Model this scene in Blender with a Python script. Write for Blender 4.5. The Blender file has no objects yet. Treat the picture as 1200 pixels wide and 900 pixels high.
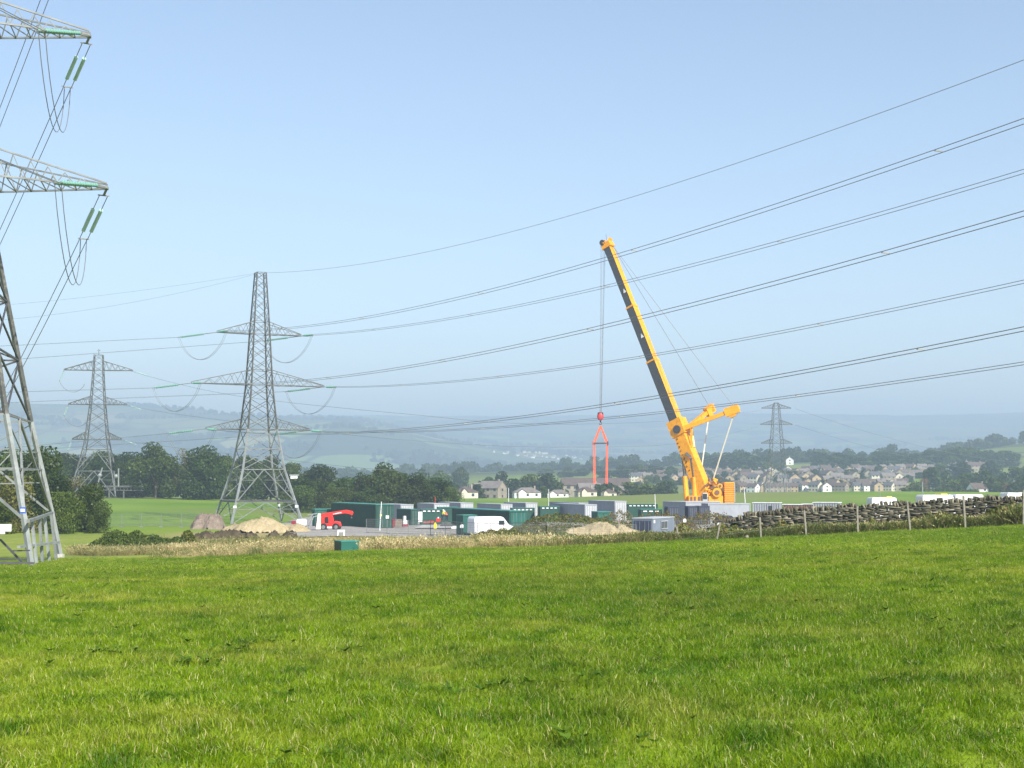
import bpy, bmesh, math, random
import numpy as np
from mathutils import Vector, Matrix, Euler
R = math.radians
rng = random.Random(7)
nr = np.random.default_rng(7)
SC = bpy.context.scene
COL = SC.collection
F = 1648.0
HOR = 560.0
PITCH = math.atan((HOR - 450) / F)
CP, SP = math.cos(PITCH), math.sin(PITCH)
CAMZ = 1.6

def P(px, py, Y):
    """point of the place seen in direction (px, py) at distance Y in front of the viewer (used to survey the site)"""
    dx = (px - 600) / F; dy = (450 - py) / F
    d = Vector((dx, CP - dy * SP, SP + dy * CP))
    t = Y / d.y
    return Vector((d.x * t, Y, CAMZ + d.z * t))
def X(px, Y): return (px - 600) / F * Y
def Z(py, Y): return P(600, py, Y).z

# ------------------------------------------------------------------ terrain height
TY = np.array([-80, 0, 20, 40, 80, 100, 130, 160, 200, 258, 330, 400, 480, 540, 700, 850, 1000, 1150, 1300, 1500, 1800, 2500, 3200, 4000, 4800, 8300, 9900.])
TC = np.array([-700, -450, -200, 0, 250, 450, 650.])
TD = np.array([
 [1.3, 1.3, 1.3, 1.3, 1.3, 1.3, 1.3],
 [1.6, 1.6, 1.6, 1.6, 1.6, 1.6, 1.6],
 [1.97, 1.95, 1.87, 1.82, 1.75, 1.7, 1.65],
 [2.85, 2.7, 2.5, 2.4, 2.2, 2.0, 1.85],
 [5.0, 4.75, 4.15, 4.0, 3.5, 3.0, 2.65],
 [5.6, 5.3, 4.9, 4.8, 4.3, 3.7, 3.3],
 [6.2, 5.9, 5.7, 5.9, 5.8, 4.7, 4.2],
 [6.6, 6.4, 6.4, 6.8, 6.9, 5.4, 4.8],
 [7.1, 7.0, 7.05, 7.3, 7.2, 6.0, 5.4],
 [8.0, 8.1, 8.2, 8.0, 7.5, 6.5, 6.2],
 [7.4, 7.0, 7.9, 8.2, 7.9, 7.0, 6.5],
 [6.0, 5.8, 7.2, 8.2, 7.9, 6.6, 6.3],
 [6.5, 6.5, 7.5, 7.2, 5.0, 4.6, 5.0],
 [8, 8, 8, 7.8, 6.5, 6.5, 7.5],
 [13, 13, 13, 11, 11.5, 10, 10],
 [16, 16, 14, 9, 9.0, 8, 8],
 [18, 16, 11, 5, 3, 1, 0],
 [18, 14, 7, 0, -2, -5, -6],
 [18, 13, 2, -3, -10, -14, -18],
 [16, 10, 2, -6, -13, -21, -38],
 [20, 15, 10, 0, -5, -12, -50],
 [40, 38, 34, 26, 22, 14, 0],
 [20, 18, 5, 8, 14, 10, 0],
 [-110, -100, -150, -60, -10, -30, -40],
 [-262, -240, -190, -85, -60, -80, -90],
 [-320, -320, -345, -355, -367, -362, -380],
 [-350, -350, -360, -365, -375, -370, -385.]])
def _slopes(y, d):
    h = np.diff(y)[:, None]; s = np.diff(d, axis=0) / h
    m = np.zeros_like(d); m[0] = s[0]; m[-1] = s[-1]
    w1 = 2 * h[1:] + h[:-1]; w2 = h[1:] + 2 * h[:-1]
    ok = s[:-1] * s[1:] > 0
    with np.errstate(divide='ignore', invalid='ignore'):
        mm = (w1 + w2) / (w1 / s[:-1] + w2 / s[1:])
    m[1:-1] = np.where(ok, mm, 0)
    return m
TM = _slopes(TY, TD)
_ph = np.random.default_rng(3).uniform(0, 6.28, (40, 3))
def wav(x, y, wl, k0, n=6):
    r = 0
    for i in range(n):
        a = _ph[k0 + i]; f = 6.283 / (wl * (0.6 + 0.16 * i))
        r = r + np.sin((x * math.cos(a[0]) + y * math.sin(a[0])) * f + a[1])
    return r / n
def Gn(x, y):
    x = np.asarray(x, float); y = np.asarray(y, float)
    Yc = np.clip(y, TY[0], TY[-1])
    u = np.clip(x / np.maximum(y, 30.) * F, TC[0] + .01, TC[-1] - .01)
    i = np.clip(np.searchsorted(TY, Yc, side='right') - 1, 0, len(TY) - 2)
    j = np.clip(np.searchsorted(TC, u, side='right') - 1, 0, len(TC) - 2)
    h = TY[i + 1] - TY[i]; t = (Yc - TY[i]) / h
    a = t * t * (3 - 2 * t)
    s = (u - TC[j]) / (TC[j + 1] - TC[j]); s = s * s * (3 - 2 * s) * .5 + s * .5
    def ev(jj):
        d0 = TD[i, jj]; d1 = TD[i + 1, jj]; m0 = TM[i, jj]; m1 = TM[i + 1, jj]
        return d0 * (1 + 2 * t) * (1 - t) ** 2 + d1 * t * t * (3 - 2 * t) + h * (m0 * t * (1 - t) ** 2 - m1 * t * t * (1 - t))
    D = ev(j) * (1 - s) + ev(j + 1) * s
    z = CAMZ - D
    z = z + .035 * wav(x, y, 5, 0) * np.clip(y / 10, 0, 1) + .10 * wav(x, y, 22, 6) * np.clip(y / 60, 0, 1)
    z = z + 1.7 * np.exp(-np.abs((x - 6.2) / 7.0) ** 3 - ((y - 160) / 6.0) ** 2)
    far = np.clip((y - 1300) / 1500, 0, 1)
    z = z + far * (9 * wav(x, y, 900, 12) + 5 * wav(x, y, 330, 18)) + np.clip((y - 3200) / 2500, 0, 1) * 14 * wav(x, y, 1900, 24)
    return z
def G(x, y): return float(Gn(x, y))

# ------------------------------------------------------------------ objects
def tag(o, label=None, cat=None, group=None, kind=None):
    if label: o['label'] = label
    if cat: o['category'] = cat
    if group: o['group'] = group
    if kind: o['kind'] = kind
    return o
def thing(name, label, cat, loc=(0, 0, 0), rz=0, group=None):
    o = bpy.data.objects.new(name, None); COL.objects.link(o)
    o.location = loc; o.rotation_euler = (0, 0, rz); o.empty_display_size = .2
    return tag(o, label, cat, group)
class MB:
    def __init__(s): s.v = []; s.f = []; s.m = []
    def face(s, pts, m=0):
        n = len(s.v); s.v += [tuple(p) for p in pts]; s.f.append(tuple(range(n, n + len(pts)))); s.m.append(m)
    def hexa(s, c, m=0):
        n = len(s.v); s.v += [tuple(p) for p in c]
        for q in ((0, 3, 2, 1), (4, 5, 6, 7), (0, 1, 5, 4), (1, 2, 6, 5), (2, 3, 7, 6), (3, 0, 4, 7)):
            s.f.append(tuple(n + k for k in q)); s.m.append(m)
    def box(s, x0, x1, y0, y1, z0, z1, m=0, M=None):
        c = [Vector(p) for p in ((x0, y0, z0), (x1, y0, z0), (x1, y1, z0), (x0, y1, z0), (x0, y0, z1), (x1, y0, z1), (x1, y1, z1), (x0, y1, z1))]
        if M: c = [M @ p for p in c]
        s.hexa(c, m)
    def bar(s, p, q, w, h=None, m=0, up=Vector((0, 0, 1)), w2=None):
        p = Vector(p); q = Vector(q); d = q - p
        if d.length < 1e-6: return
        d.normalize(); a = d.cross(up)
        if a.length < 1e-3: a = d.cross(Vector((1, 0, 0)))
        a.normalize(); b = a.cross(d); h = h or w
        k = (w2 / w) if w2 else 1
        a0 = a * w / 2; b0 = b * h / 2
        s.hexa([p - a0 - b0, p + a0 - b0, p + a0 + b0, p - a0 + b0, q - (a0 + b0) * k, q + (a0 - b0) * k, q + (a0 + b0) * k, q + (b0 - a0) * k], m)
    def tube(s, pts, r, n=6, m=0, cap=True, radii=None):
        pts = [Vector(p) for p in pts]; base = len(s.v); up = Vector((0, 0, 1))
        for i, p in enumerate(pts):
            d = (pts[min(i + 1, len(pts) - 1)] - pts[max(i - 1, 0)])
            if d.length < 1e-9: d = Vector((0, 0, 1))
            d.normalize()
            a = d.cross(up)
            if a.length < 1e-2: a = d.cross(Vector((1, 0, 0)))
            a.normalize(); b = a.cross(d)
            rr = radii[i] if radii else r
            for k in range(n):
                t = 6.28318 * k / n
                s.v.append(tuple(p + a * (rr * math.cos(t)) + b * (rr * math.sin(t))))
        for i in range(len(pts) - 1):
            for k in range(n):
                k2 = (k + 1) % n
                s.f.append((base + i * n + k, base + i * n + k2, base + (i + 1) * n + k2, base + (i + 1) * n + k)); s.m.append(m)
        if cap:
            s.f.append(tuple(base + k for k in reversed(range(n)))); s.m.append(m)
            s.f.append(tuple(base + (len(pts) - 1) * n + k for k in range(n))); s.m.append(m)
    def disc(s, c, axis, r, t, n=10, m=0):
        c = Vector(c); axis = Vector(axis).normalized()
        s.tube([c - axis * t / 2, c + axis * t / 2], r, n, m)
    def ball(s, c, r, m=0, nu=8, nv=6):
        if not hasattr(r, '__len__'): r = (r, r, r)
        n = len(s.v)
        for i in range(nv + 1):
            th = math.pi * i / nv
            for j in range(nu):
                ph = 6.28318 * j / nu
                s.v.append((c[0] + r[0] * math.sin(th) * math.cos(ph), c[1] + r[1] * math.sin(th) * math.sin(ph), c[2] + r[2] * math.cos(th)))
        for i in range(nv):
            for j in range(nu):
                j2 = (j + 1) % nu
                s.f.append((n + i * nu + j, n + (i + 1) * nu + j, n + (i + 1) * nu + j2, n + i * nu + j2)); s.m.append(m)
    def build(s, name, mats, parent=None, world=True, smooth=False, bevel=0):
        me = bpy.data.meshes.new(name)
        v = s.v
        if parent is not None and world:
            L = parent.location; v = [(p[0] - L.x, p[1] - L.y, p[2] - L.z) for p in v]
        me.from_pydata(v, [], s.f)
        if not isinstance(mats, (list, tuple)): mats = [mats]
        for m in mats: me.materials.append(m)
        if any(s.m): me.polygons.foreach_set('material_index', s.m)
        if smooth: me.polygons.foreach_set('use_smooth', [True] * len(s.f))
        me.update()
        o = bpy.data.objects.new(name, me); COL.objects.link(o)
        if parent is not None: o.parent = parent
        if bevel:
            b = o.modifiers.new('edge', 'BEVEL'); b.width = bevel; b.segments = 1; b.limit_method = 'ANGLE'
        return o
def single(mb, name, mats, label, cat, loc, group=None, **k):
    """one-mesh thing with its origin at loc (world coordinates in the builder)"""
    L = Vector(loc); mb.v = [(p[0] - L.x, p[1] - L.y, p[2] - L.z) for p in mb.v]
    o = mb.build(name, mats, None, **k); o.location = L
    return tag(o, label, cat, group)
def dup(root, loc=None, rz=None, scale=None, label=None, group=None):
    r = root.copy(); COL.objects.link(r)
    if loc is not None: r.location = loc
    if rz is not None: r.rotation_euler = (0, 0, rz)
    if scale is not None: r.scale = scale
    if label: r['label'] = label
    if group: r['group'] = group
    for ch in list(root.children):
        c = ch.copy(); COL.objects.link(c); c.parent = r
        for g in list(ch.children):
            d = g.copy(); COL.objects.link(d); d.parent = c
    return r
def npmesh(name, V, Fq, mats, attr=None, matidx=None):
    """big mesh from numpy arrays; Fq (n,k) faces; attr: per-face value stored as float attribute 'tone'"""
    me = bpy.data.meshes.new(name); k = Fq.shape[1]; n = len(Fq)
    me.vertices.add(len(V)); me.vertices.foreach_set('co', V.astype(np.float32).ravel())
    me.loops.add(n * k); me.loops.foreach_set('vertex_index', Fq.astype(np.int32).ravel())
    me.polygons.add(n); me.polygons.foreach_set('loop_start', np.arange(0, n * k, k, dtype=np.int32))
    for m in (mats if isinstance(mats, (list, tuple)) else [mats]): me.materials.append(m)
    if matidx is not None: me.polygons.foreach_set('material_index', matidx.astype(np.int32))
    if attr is not None:
        a = me.attributes.new('tone', 'FLOAT', 'FACE'); a.data.foreach_set('value', attr.astype(np.float32))
    me.update(calc_edges=True)
    return me

# ------------------------------------------------------------------ materials
class NT:
    def __init__(s, name):
        s.mat = bpy.data.materials.new(name); s.mat.use_nodes = True
        s.t = s.mat.node_tree; s.t.nodes.clear(); s.out = s.n('ShaderNodeOutputMaterial')
    def n(s, typ, **k):
        nd = s.t.nodes.new(typ)
        for a, b in k.items(): setattr(nd, a, b)
        return nd
    def l(s, a, b): s.t.links.new(a, b)
    def setv(s, sock, v):
        if hasattr(v, 'links') or isinstance(v, bpy.types.NodeSocket): s.l(v, sock)
        else: sock.default_value = v if not (isinstance(v, tuple) and len(v) == 3 and len(sock.default_value) == 4) else (*v, 1)
    def noise(s, scale, detail=3, vec=None, rough=.55):
        nd = s.n('ShaderNodeTexNoise'); nd.inputs['Scale'].default_value = scale; nd.inputs['Detail'].default_value = detail; nd.inputs['Roughness'].default_value = rough
        if vec is not None: s.l(vec, nd.inputs['Vector'])
        return nd.outputs['Fac']
    def ramp(s, fac, stops, interp='LINEAR'):
        nd = s.n('ShaderNodeValToRGB'); e = nd.color_ramp.elements; nd.color_ramp.interpolation = interp
        while len(e) < len(stops): e.new(.5)
        for el, (p, c) in zip(e, stops):
            el.position = p; el.color = (*c, 1) if hasattr(c, '__len__') else (c, c, c, 1)
        s.l(fac, nd.inputs['Fac']); return nd.outputs['Color']
    def mix(s, fac, a, b, mode='MIX'):
        nd = s.n('ShaderNodeMix', data_type='RGBA', blend_type=mode)
        s.setv(nd.inputs[0], fac); s.setv(nd.inputs[6], a); s.setv(nd.inputs[7], b); return nd.outputs[2]
    def math(s, op, a, b=0.0):
        nd = s.n('ShaderNodeMath', operation=op); s.setv(nd.inputs[0], a); s.setv(nd.inputs[1], b); return nd.outputs[0]
    def pos(s): return s.n('ShaderNodeNewGeometry').outputs['Position']
    def obj(s): return s.n('ShaderNodeTexCoord').outputs['Object']
    def orand(s): return s.n('ShaderNodeObjectInfo').outputs['Random']
    def attr(s, name): return s.n('ShaderNodeAttribute', attribute_name=name).outputs['Fac']
    def bsdf(s, col, rough=.7, metal=0, bump=None, bs=.3, bd=.02, spec=.5):
        b = s.n('ShaderNodeBsdfPrincipled'); s.setv(b.inputs['Base Color'], col); s.setv(b.inputs['Roughness'], rough)
        b.inputs['Metallic'].default_value = metal; b.inputs['Specular IOR Level'].default_value = spec
        if bump is not None:
            bp = s.n('ShaderNodeBump'); bp.inputs['Strength'].default_value = bs; bp.inputs['Distance'].default_value = bd
            s.l(bump, bp.inputs['Height']); s.l(bp.outputs[0], b.inputs['Normal'])
        s.l(b.outputs[0], s.out.inputs['Surface']); return b
M = {}
def simple(name, col, rough=.6, metal=0, var=.25, scale=3.0, dirt=None, spec=.5):
    t = NT(name); f = t.noise(scale, 4, t.obj())
    c2 = tuple(x * (1 - var) for x in col); c1 = tuple(min(1, x * (1 + var * .5)) for x in col)
    c = t.ramp(f, [(.3, c2), (.7, c1)])
    if dirt:
        g = t.noise(scale * 3.1, 5, t.obj()); c = t.mix(t.ramp(g, [(.52, 0), (.72, 1)]), c, dirt)
    t.bsdf(c, rough, metal, spec=spec); M[name] = t.mat; return t.mat
simple('galvanised', (.185, .20, .195), .5, .0, .3, 1.2, (.14, .145, .135))
simple('weathered_steel', (.085, .088, .08), .6, .0, .35, 1.0, (.2, .19, .16))
simple('pale_steel', (.26, .28, .275), .5, 0, .25, 1.0, (.19, .20, .19))
simple('dark_steel', (.06, .06, .065), .5)
simple('wire', (.16, .17, .18), .5, 0, .05)
simple('crane_orange', (.88, .37, .004), .4, 0, .14, .8, (.58, .24, .01))
simple('crane_dark', (.055, .058, .065), .45, 0, .2)
simple('black', (.012, .012, .014), .5)
simple('white_paint', (.74, .75, .75), .45, 0, .08, 1.0, (.55, .55, .52))
simple('cream_paint', (.7, .66, .52), .6, 0, .1)
simple('sling_orange', (.85, .14, .05), .7)
simple('hook_red', (.6, .05, .05), .5)
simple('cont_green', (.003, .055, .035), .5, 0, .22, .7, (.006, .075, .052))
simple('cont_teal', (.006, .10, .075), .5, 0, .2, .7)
simple('lit_teal', (.04, .22, .17), .55, 0, .2, .7)  # unit green lightened for the tops, sunlight worked into the colour
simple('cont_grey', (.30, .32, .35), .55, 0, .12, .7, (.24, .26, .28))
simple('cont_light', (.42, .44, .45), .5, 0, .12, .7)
simple('cont_dark', (.035, .045, .075), .5, 0, .2, .7)
simple('cabin_grey', (.15, .18, .22), .55, 0, .15, .7)
simple('red_paint', (.68, .03, .02), .4, 0, .15)
simple('maroon', (.25, .02, .04), .5)
simple('rubber', (.02, .02, .021), .85)
simple('wood_post', (.23, .21, .17), .9, 0, .3, 6)
simple('yellow', (.75, .6, .03), .6)
simple('hivis', (.6, .7, .05), .6)
simple('skin', (.5, .3, .22), .6)
simple('navy', (.02, .025, .05), .8)
simple('brown_clad', (.17, .09, .07), .7)
simple('window', (.04, .05, .06), .2, 0, .1)
simple('concrete', (.48, .46, .42), .9, 0, .15, 1)
simple('glass_green', (.15, .33, .27), .25, 0, .1)
simple('glass_pale', (.36, .56, .48), .25, 0, .1)
simple('blue_sign', (.05, .12, .45), .5)
simple('w_cream', (.62, .57, .45), .9, 0, .12, .3)
simple('w_white', (.78, .77, .72), .9, 0, .08, .3)
simple('w_tan', (.42, .32, .20), .9, 0, .2, .5)
simple('w_stone', (.30, .26, .20), .9, 0, .3, .5)
simple('r_brown', (.11, .08, .068), .85, 0, .25, .5)
simple('r_grey', (.10, .10, .11), .85, 0, .25, .5)
simple('r_pale', (.19, .165, .15), .85, 0, .25, .5)
simple('bark', (.09, .07, .05), .9, 0, .3, 2)
simple('glass_van', (.03, .04, .05), .12)

def soil(name, c0, c1, c2, sc=1.5):
    t = NT(name); p = t.pos(); f = t.noise(sc, 6, p, .65); g = t.noise(sc * 8, 4, p, .7)
    c = t.ramp(f, [(.3, c0), (.55, c1), (.75, c2)]); c = t.mix(.5, c, t.ramp(g, [(.3, (.35, .35, .35)), (.7, (1.3, 1.3, 1.3))]), 'MULTIPLY')
    t.bsdf(c, .95, bump=g, bs=.8, bd=.08, spec=.1); M[name] = t.mat
soil('sand', (.33, .26, .14), (.45, .37, .22), (.54, .46, .31))
soil('grey_soil', (.17, .14, .11), (.25, .20, .16), (.32, .27, .22))
soil('dark_soil', (.05, .038, .025), (.10, .08, .05), (.19, .16, .11))
soil('gravel', (.25, .235, .21), (.33, .31, .28), (.40, .37, .33), .3)

def leafmat(name, dark, light, trans=.25, var=.5, hue=.5):
    t = NT(name); a = t.attr('tone'); o = t.orand()
    c = t.mix(a, dark, light)
    k = t.math('ADD', t.math('MULTIPLY', o, var), 1 - var / 2)
    cb = t.n('ShaderNodeCombineColor'); 
    for i in range(3): t.l(k, cb.inputs[i])
    c = t.mix(1.0, c, cb.outputs[0], 'MULTIPLY')
    o2 = t.math('FRACT', t.math('MULTIPLY', o, 7.31)); c = t.mix(t.math('MULTIPLY', o2, hue), c, t.mix(1.0, c, (1.9, 1.35, .8), 'MULTIPLY'))
    d = t.n('ShaderNodeBsdfDiffuse'); t.l(c, d.inputs['Color'])
    tr = t.n('ShaderNodeBsdfTranslucent'); c3 = t.mix(1.0, c, (1.2, 1.35, .6), 'MULTIPLY'); t.l(c3, tr.inputs['Color'])
    g = t.n('ShaderNodeBsdfGlossy'); g.inputs['Roughness'].default_value = .45; g.inputs['Color'].default_value = (.8, .85, .8, 1)
    m = t.n('ShaderNodeMixShader'); m.inputs[0].default_value = trans; t.l(d.outputs[0], m.inputs[1]); t.l(tr.outputs[0], m.inputs[2])
    m2 = t.n('ShaderNodeMixShader'); m2.inputs[0].default_value = .015; t.l(m.outputs[0], m2.inputs[1]); t.l(g.outputs[0], m2.inputs[2])
    t.l(m2.outputs[0], t.out.inputs['Surface']); M[name] = t.mat
leafmat('leaf_dark', (.016, .036, .008), (.048, .085, .016))
leafmat('leaf_mid', (.03, .06, .010), (.08, .125, .02))
leafmat('leaf_olive', (.06, .08, .02), (.14, .15, .045))
leafmat('leaf_pale', (.10, .11, .06), (.19, .19, .11))
leafmat('bramble', (.05, .075, .02), (.15, .17, .045))
leafmat('rust_leaf', (.10, .06, .03), (.20, .13, .06))
leafmat('dock', (.02, .06, .006), (.09, .17, .02), .25)

def grassmat(name, c_lo, c_hi, c_dark, c_yel, trans=.3):
    """blade colours differ by blade, by tussock and in drifts across the field"""
    t = NT(name); a = t.attr('tone'); p = t.n('ShaderNodeObjectInfo').outputs['Location']; p = t.pos()
    c = t.mix(a, c_lo, c_hi)
    n1 = t.noise(.28, 4, p, .6); n2 = t.noise(1.6, 3, p, .6); n3 = t.noise(.07, 2, p)
    c = t.mix(t.ramp(n1, [(.47, 0), (.66, .85)]), c, c_yel)
    c = t.mix(t.ramp(n2, [(.47, 0), (.68, .9)]), c, c_dark)
    c = t.mix(t.ramp(n3, [(.42, 0), (.62, .6)]), c, c_dark)
    d = t.n('ShaderNodeBsdfDiffuse'); t.l(c, d.inputs['Color'])
    tr = t.n('ShaderNodeBsdfTranslucent'); c3 = t.mix(1.0, c, (1.15, 1.3, .6), 'MULTIPLY'); t.l(c3, tr.inputs['Color'])
    m = t.n('ShaderNodeMixShader'); m.inputs[0].default_value = trans; t.l(d.outputs[0], m.inputs[1]); t.l(tr.outputs[0], m.inputs[2])
    g = t.n('ShaderNodeBsdfGlossy'); g.inputs['Roughness'].default_value = .4
    m2 = t.n('ShaderNodeMixShader'); m2.inputs[0].default_value = .015; t.l(m.outputs[0], m2.inputs[1]); t.l(g.outputs[0], m2.inputs[2])
    t.l(m2.outputs[0], t.out.inputs['Surface']); M[name] = t.mat
grassmat('blade', (.095, .185, .003), (.255, .34, .012), (.03, .105, .002), (.34, .345, .045))
grassmat('straw', (.36, .33, .11), (.56, .52, .25), (.24, .22, .08), (.48, .42, .2))
grassmat('dry_blade', (.42, .33, .16), (.62, .50, .29), (.22, .22, .08), (.50, .38, .20), .25)
grassmat('rough_blade', (.07, .12, .02), (.17, .21, .04), (.05, .09, .015), (.26, .23, .09), .25)
# ------------------------------------------------------------------ the ground sheet
def rows():
    y = -70.; out = []
    while y < 9900:
        out.append(y)
        y += 5 if y < 0 else 1.6 if y < 140 else 3.5 if y < 560 else 12 if y < 1600 else 45
    return np.array(out)
def build_ground():
    ys = rows(); nc = 221
    s = np.linspace(-1, 1, nc); s = np.sign(s) * np.abs(s) ** 1.15
    hw = 55 + .60 * np.maximum(ys, 0)
    XX = s[None, :] * hw[:, None]; YY = np.repeat(ys[:, None], nc, 1)
    ZZ = Gn(XX, YY)
    V = np.stack([XX, YY, ZZ], -1).reshape(-1, 3)
    global GMIN, GMAX; GMIN = float(ZZ.min()); GMAX = float(ZZ.max()); print('ground', GMIN, GMAX)
    i = np.arange(len(ys) - 1)[:, None] * nc + np.arange(nc - 1)[None, :]
    i = i.ravel(); Fq = np.stack([i, i + 1, i + nc + 1, i + nc], 1)
    t = NT('ground_turf'); p = t.pos()
    sep = t.n('ShaderNodeSeparateXYZ'); t.l(p, sep.inputs[0]); y = sep.outputs[1]; x = sep.outputs[0]
    n1 = t.noise(.28, 4, p, .6); n2 = t.noise(1.6, 4, p, .6); n3 = t.noise(.07, 2, p); nf = t.noise(14, 4, p, .7)
    g = t.ramp(nf, [(.3, (.12, .195, .006)), (.7, (.26, .33, .02))])
    g = t.mix(t.ramp(n1, [(.50, 0), (.68, .8)]), g, (.29, .31, .04))
    g = t.mix(t.ramp(n2, [(.47, 0), (.68, .9)]), g, (.06, .14, .010))
    g = t.mix(t.ramp(n3, [(.45, 0), (.65, .5)]), g, (.055, .14, .012))
    # rough dry pasture between the mown field and the works
    dry = t.ramp(t.noise(.6, 5, p, .65), [(.3, (.20, .17, .07)), (.55, (.36, .29, .14)), (.75, (.22, .23, .07))])
    dm = t.attr('dry'); c = t.mix(dm, g, dry)
    # middle pastures
    mid = t.ramp(t.noise(.02, 4, p), [(.35, (.10, .19, .015)), (.65, (.18, .26, .03))])
    mid = t.mix(t.ramp(t.noise(.006, 2, p), [(.45, 0), (.55, 1)]), mid, (.17, .20, .05))
    c = t.mix(t.ramp(t.math('MULTIPLY', y, .001), [(.16, 0), (.20, 1)]), c, mid)
    # patchwork of the valley: walled fields, moor and woods
    vo = t.n('ShaderNodeTexVoronoi'); vo.inputs['Scale'].default_value = .0065; t.l(p, vo.inputs['Vector'])
    hs = t.n('ShaderNodeSeparateColor'); t.l(vo.outputs['Color'], hs.inputs[0])
    fld = t.ramp(hs.outputs[0], [(0, (.035, .055, .02)), (.22, (.035, .055, .02)), (.24, (.17, .25, .05)), (.5, (.14, .21, .05)), (.52, (.30, .28, .12)), (.7, (.17, .21, .05)), (.72, (.07, .11, .025)), (1, (.05, .08, .02))], 'LINEAR')
    vd = t.n('ShaderNodeTexVoronoi', feature='DISTANCE_TO_EDGE'); vd.inputs['Scale'].default_value = .0065; t.l(p, vd.inputs['Vector'])
    fld = t.mix(t.ramp(vd.outputs['Distance'], [(.03, 1), (.07, 0)]), fld, (.03, .045, .018))
    moor = t.ramp(t.noise(.0012, 5, p), [(.35, (.13, .08, .07)), (.5, (.08, .10, .035)), (.65, (.045, .07, .02))])
    fld = t.mix(t.ramp(t.noise(.0006, 3, p), [(.45, 0), (.6, .75)]), fld, moor)
    c = t.mix(t.ramp(t.math('MULTIPLY', y, .0001), [(.115, 0), (.14, 1)]), c, fld)
    t.bsdf(c, .95, bump=t.noise(9, 4, p, .7), bs=.5, bd=.08, spec=.1)
    me = npmesh('ground', V, Fq, t.mat)
    me.polygons.foreach_set('use_smooth', [True] * len(Fq))
    px = V[:, 0] / np.maximum(V[:, 1], 20) * F + 600; yy = V[:, 1]
    a = np.clip((yy - field_edge(px)) / 1.5, 0, 1) * np.clip((190 - yy) / 30, 0, 1)
    a *= np.clip((px - 170) / 60, 0.25, 1)
    at = me.attributes.new('dry', 'FLOAT', 'POINT'); at.data.foreach_set('value', a.astype(np.float32))
    o = bpy.data.objects.new('ground', me); COL.objects.link(o); tag(o, kind='structure')
    return o
def field_edge(px):
    return np.interp(px, [-300, 0, 200, 300, 400, 600, 780, 850, 1000, 1200, 1500], [93, 92, 85, 82, 80, 80, 80, 81, 79, 76, 72])
build_ground()

def drape(name, x0, x1, y0, y1, dz, mat, pxfn=None, kind='structure', step=1.2, seed=0, label=None, cat=None):
    """sheet of ground cover following the land; irregular outline"""
    nx = max(2, int((x1 - x0) / step)); ny = max(2, int((y1 - y0) / step))
    mb = MB(); xs = np.linspace(x0, x1, nx + 1); ys = np.linspace(y0, y1, ny + 1)
    idx = {}
    def v(i, j):
        if (i, j) not in idx:
            idx[i, j] = len(mb.v); mb.v.append((xs[i], ys[j], G(xs[i], ys[j]) + dz))
        return idx[i, j]
    for i in range(nx):
        for j in range(ny):
            xm = (xs[i] + xs[i + 1]) / 2; ym = (ys[j] + ys[j + 1]) / 2
            if pxfn and not pxfn(xm, ym): continue
            mb.f.append((v(i, j), v(i + 1, j), v(i + 1, j + 1), v(i, j + 1))); mb.m.append(0)
    o = mb.build(name, mat); tag(o, label, cat, kind=kind); return o
def in_yard(x, y):
    px = x / y * F + 600
    return 335 + 8 * math.sin(y * .2) < px < 905 and y > 150 + 3 * math.sin(x * .3) - (px < 520) * 6
drape('gravel_yard', -42, 55, 138, 300, .09, M['gravel'], in_yard)
drape('concrete_slab', -13.5, -2.5, 196, 216, .22, M['concrete'])

# ------------------------------------------------------------------ air, sky, sun, camera
def build_haze():
    mb = MB(); mb.box(-6500, 6500, -75, 10100, GMIN - 1, GMAX + 4)
    t = NT('haze_air'); v = t.n('ShaderNodeVolumePrincipled')
    v.inputs['Color'].default_value = (.49, .615, .785, 1); v.inputs['Density'].default_value = HAZE
    v.inputs['Anisotropy'].default_value = 0.0
    t.l(v.outputs[0], t.out.inputs['Volume'])
    o = mb.build('haze', t.mat); tag(o, 'pale blue haze filling the valley', 'haze', kind='stuff')
HAZE = .00036
build_haze()
SAZ, SEL = R(146), R(38)
SV = Vector((math.sin(SAZ) * math.cos(SEL), math.cos(SAZ) * math.cos(SEL), math.sin(SEL)))
w = bpy.data.worlds.new('World'); SC.world = w; w.use_nodes = True
nt = w.node_tree; nt.nodes.clear()
sky = nt.nodes.new('ShaderNodeTexSky'); sky.sky_type = 'NISHITA'; sky.sun_disc = False
sky.sun_elevation = SEL; sky.sun_rotation = SAZ; sky.air_density = 1.0; sky.dust_density = .6; sky.ozone_density = 1.6; sky.altitude = 200
bg = nt.nodes.new('ShaderNodeBackground'); bg.inputs['Strength'].default_value = .122
wo = nt.nodes.new('ShaderNodeOutputWorld'); tint = nt.nodes.new('ShaderNodeMix'); tint.data_type = 'RGBA'; tint.blend_type = 'MULTIPLY'; tint.inputs[0].default_value = 1; tint.inputs[7].default_value = (1.06, .98, .93, 1); nt.links.new(sky.outputs[0], tint.inputs[6]); nt.links.new(tint.outputs[2], bg.inputs[0]); nt.links.new(bg.outputs[0], wo.inputs[0])
sl = bpy.data.lights.new('sun', 'SUN'); sl.energy = 4.9; sl.angle = R(.5); sl.color = (1, .95, .87)
so = bpy.data.objects.new('sun', sl); COL.objects.link(so); so.rotation_euler = (-SV).to_track_quat('-Z', 'Y').to_euler(); so.location = (30, -40, 60)
cam = bpy.data.cameras.new('camera'); co = bpy.data.objects.new('camera', cam); COL.objects.link(co)
co.location = (0, 0, CAMZ); co.rotation_euler = (R(90) + PITCH, 0, 0)
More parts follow.
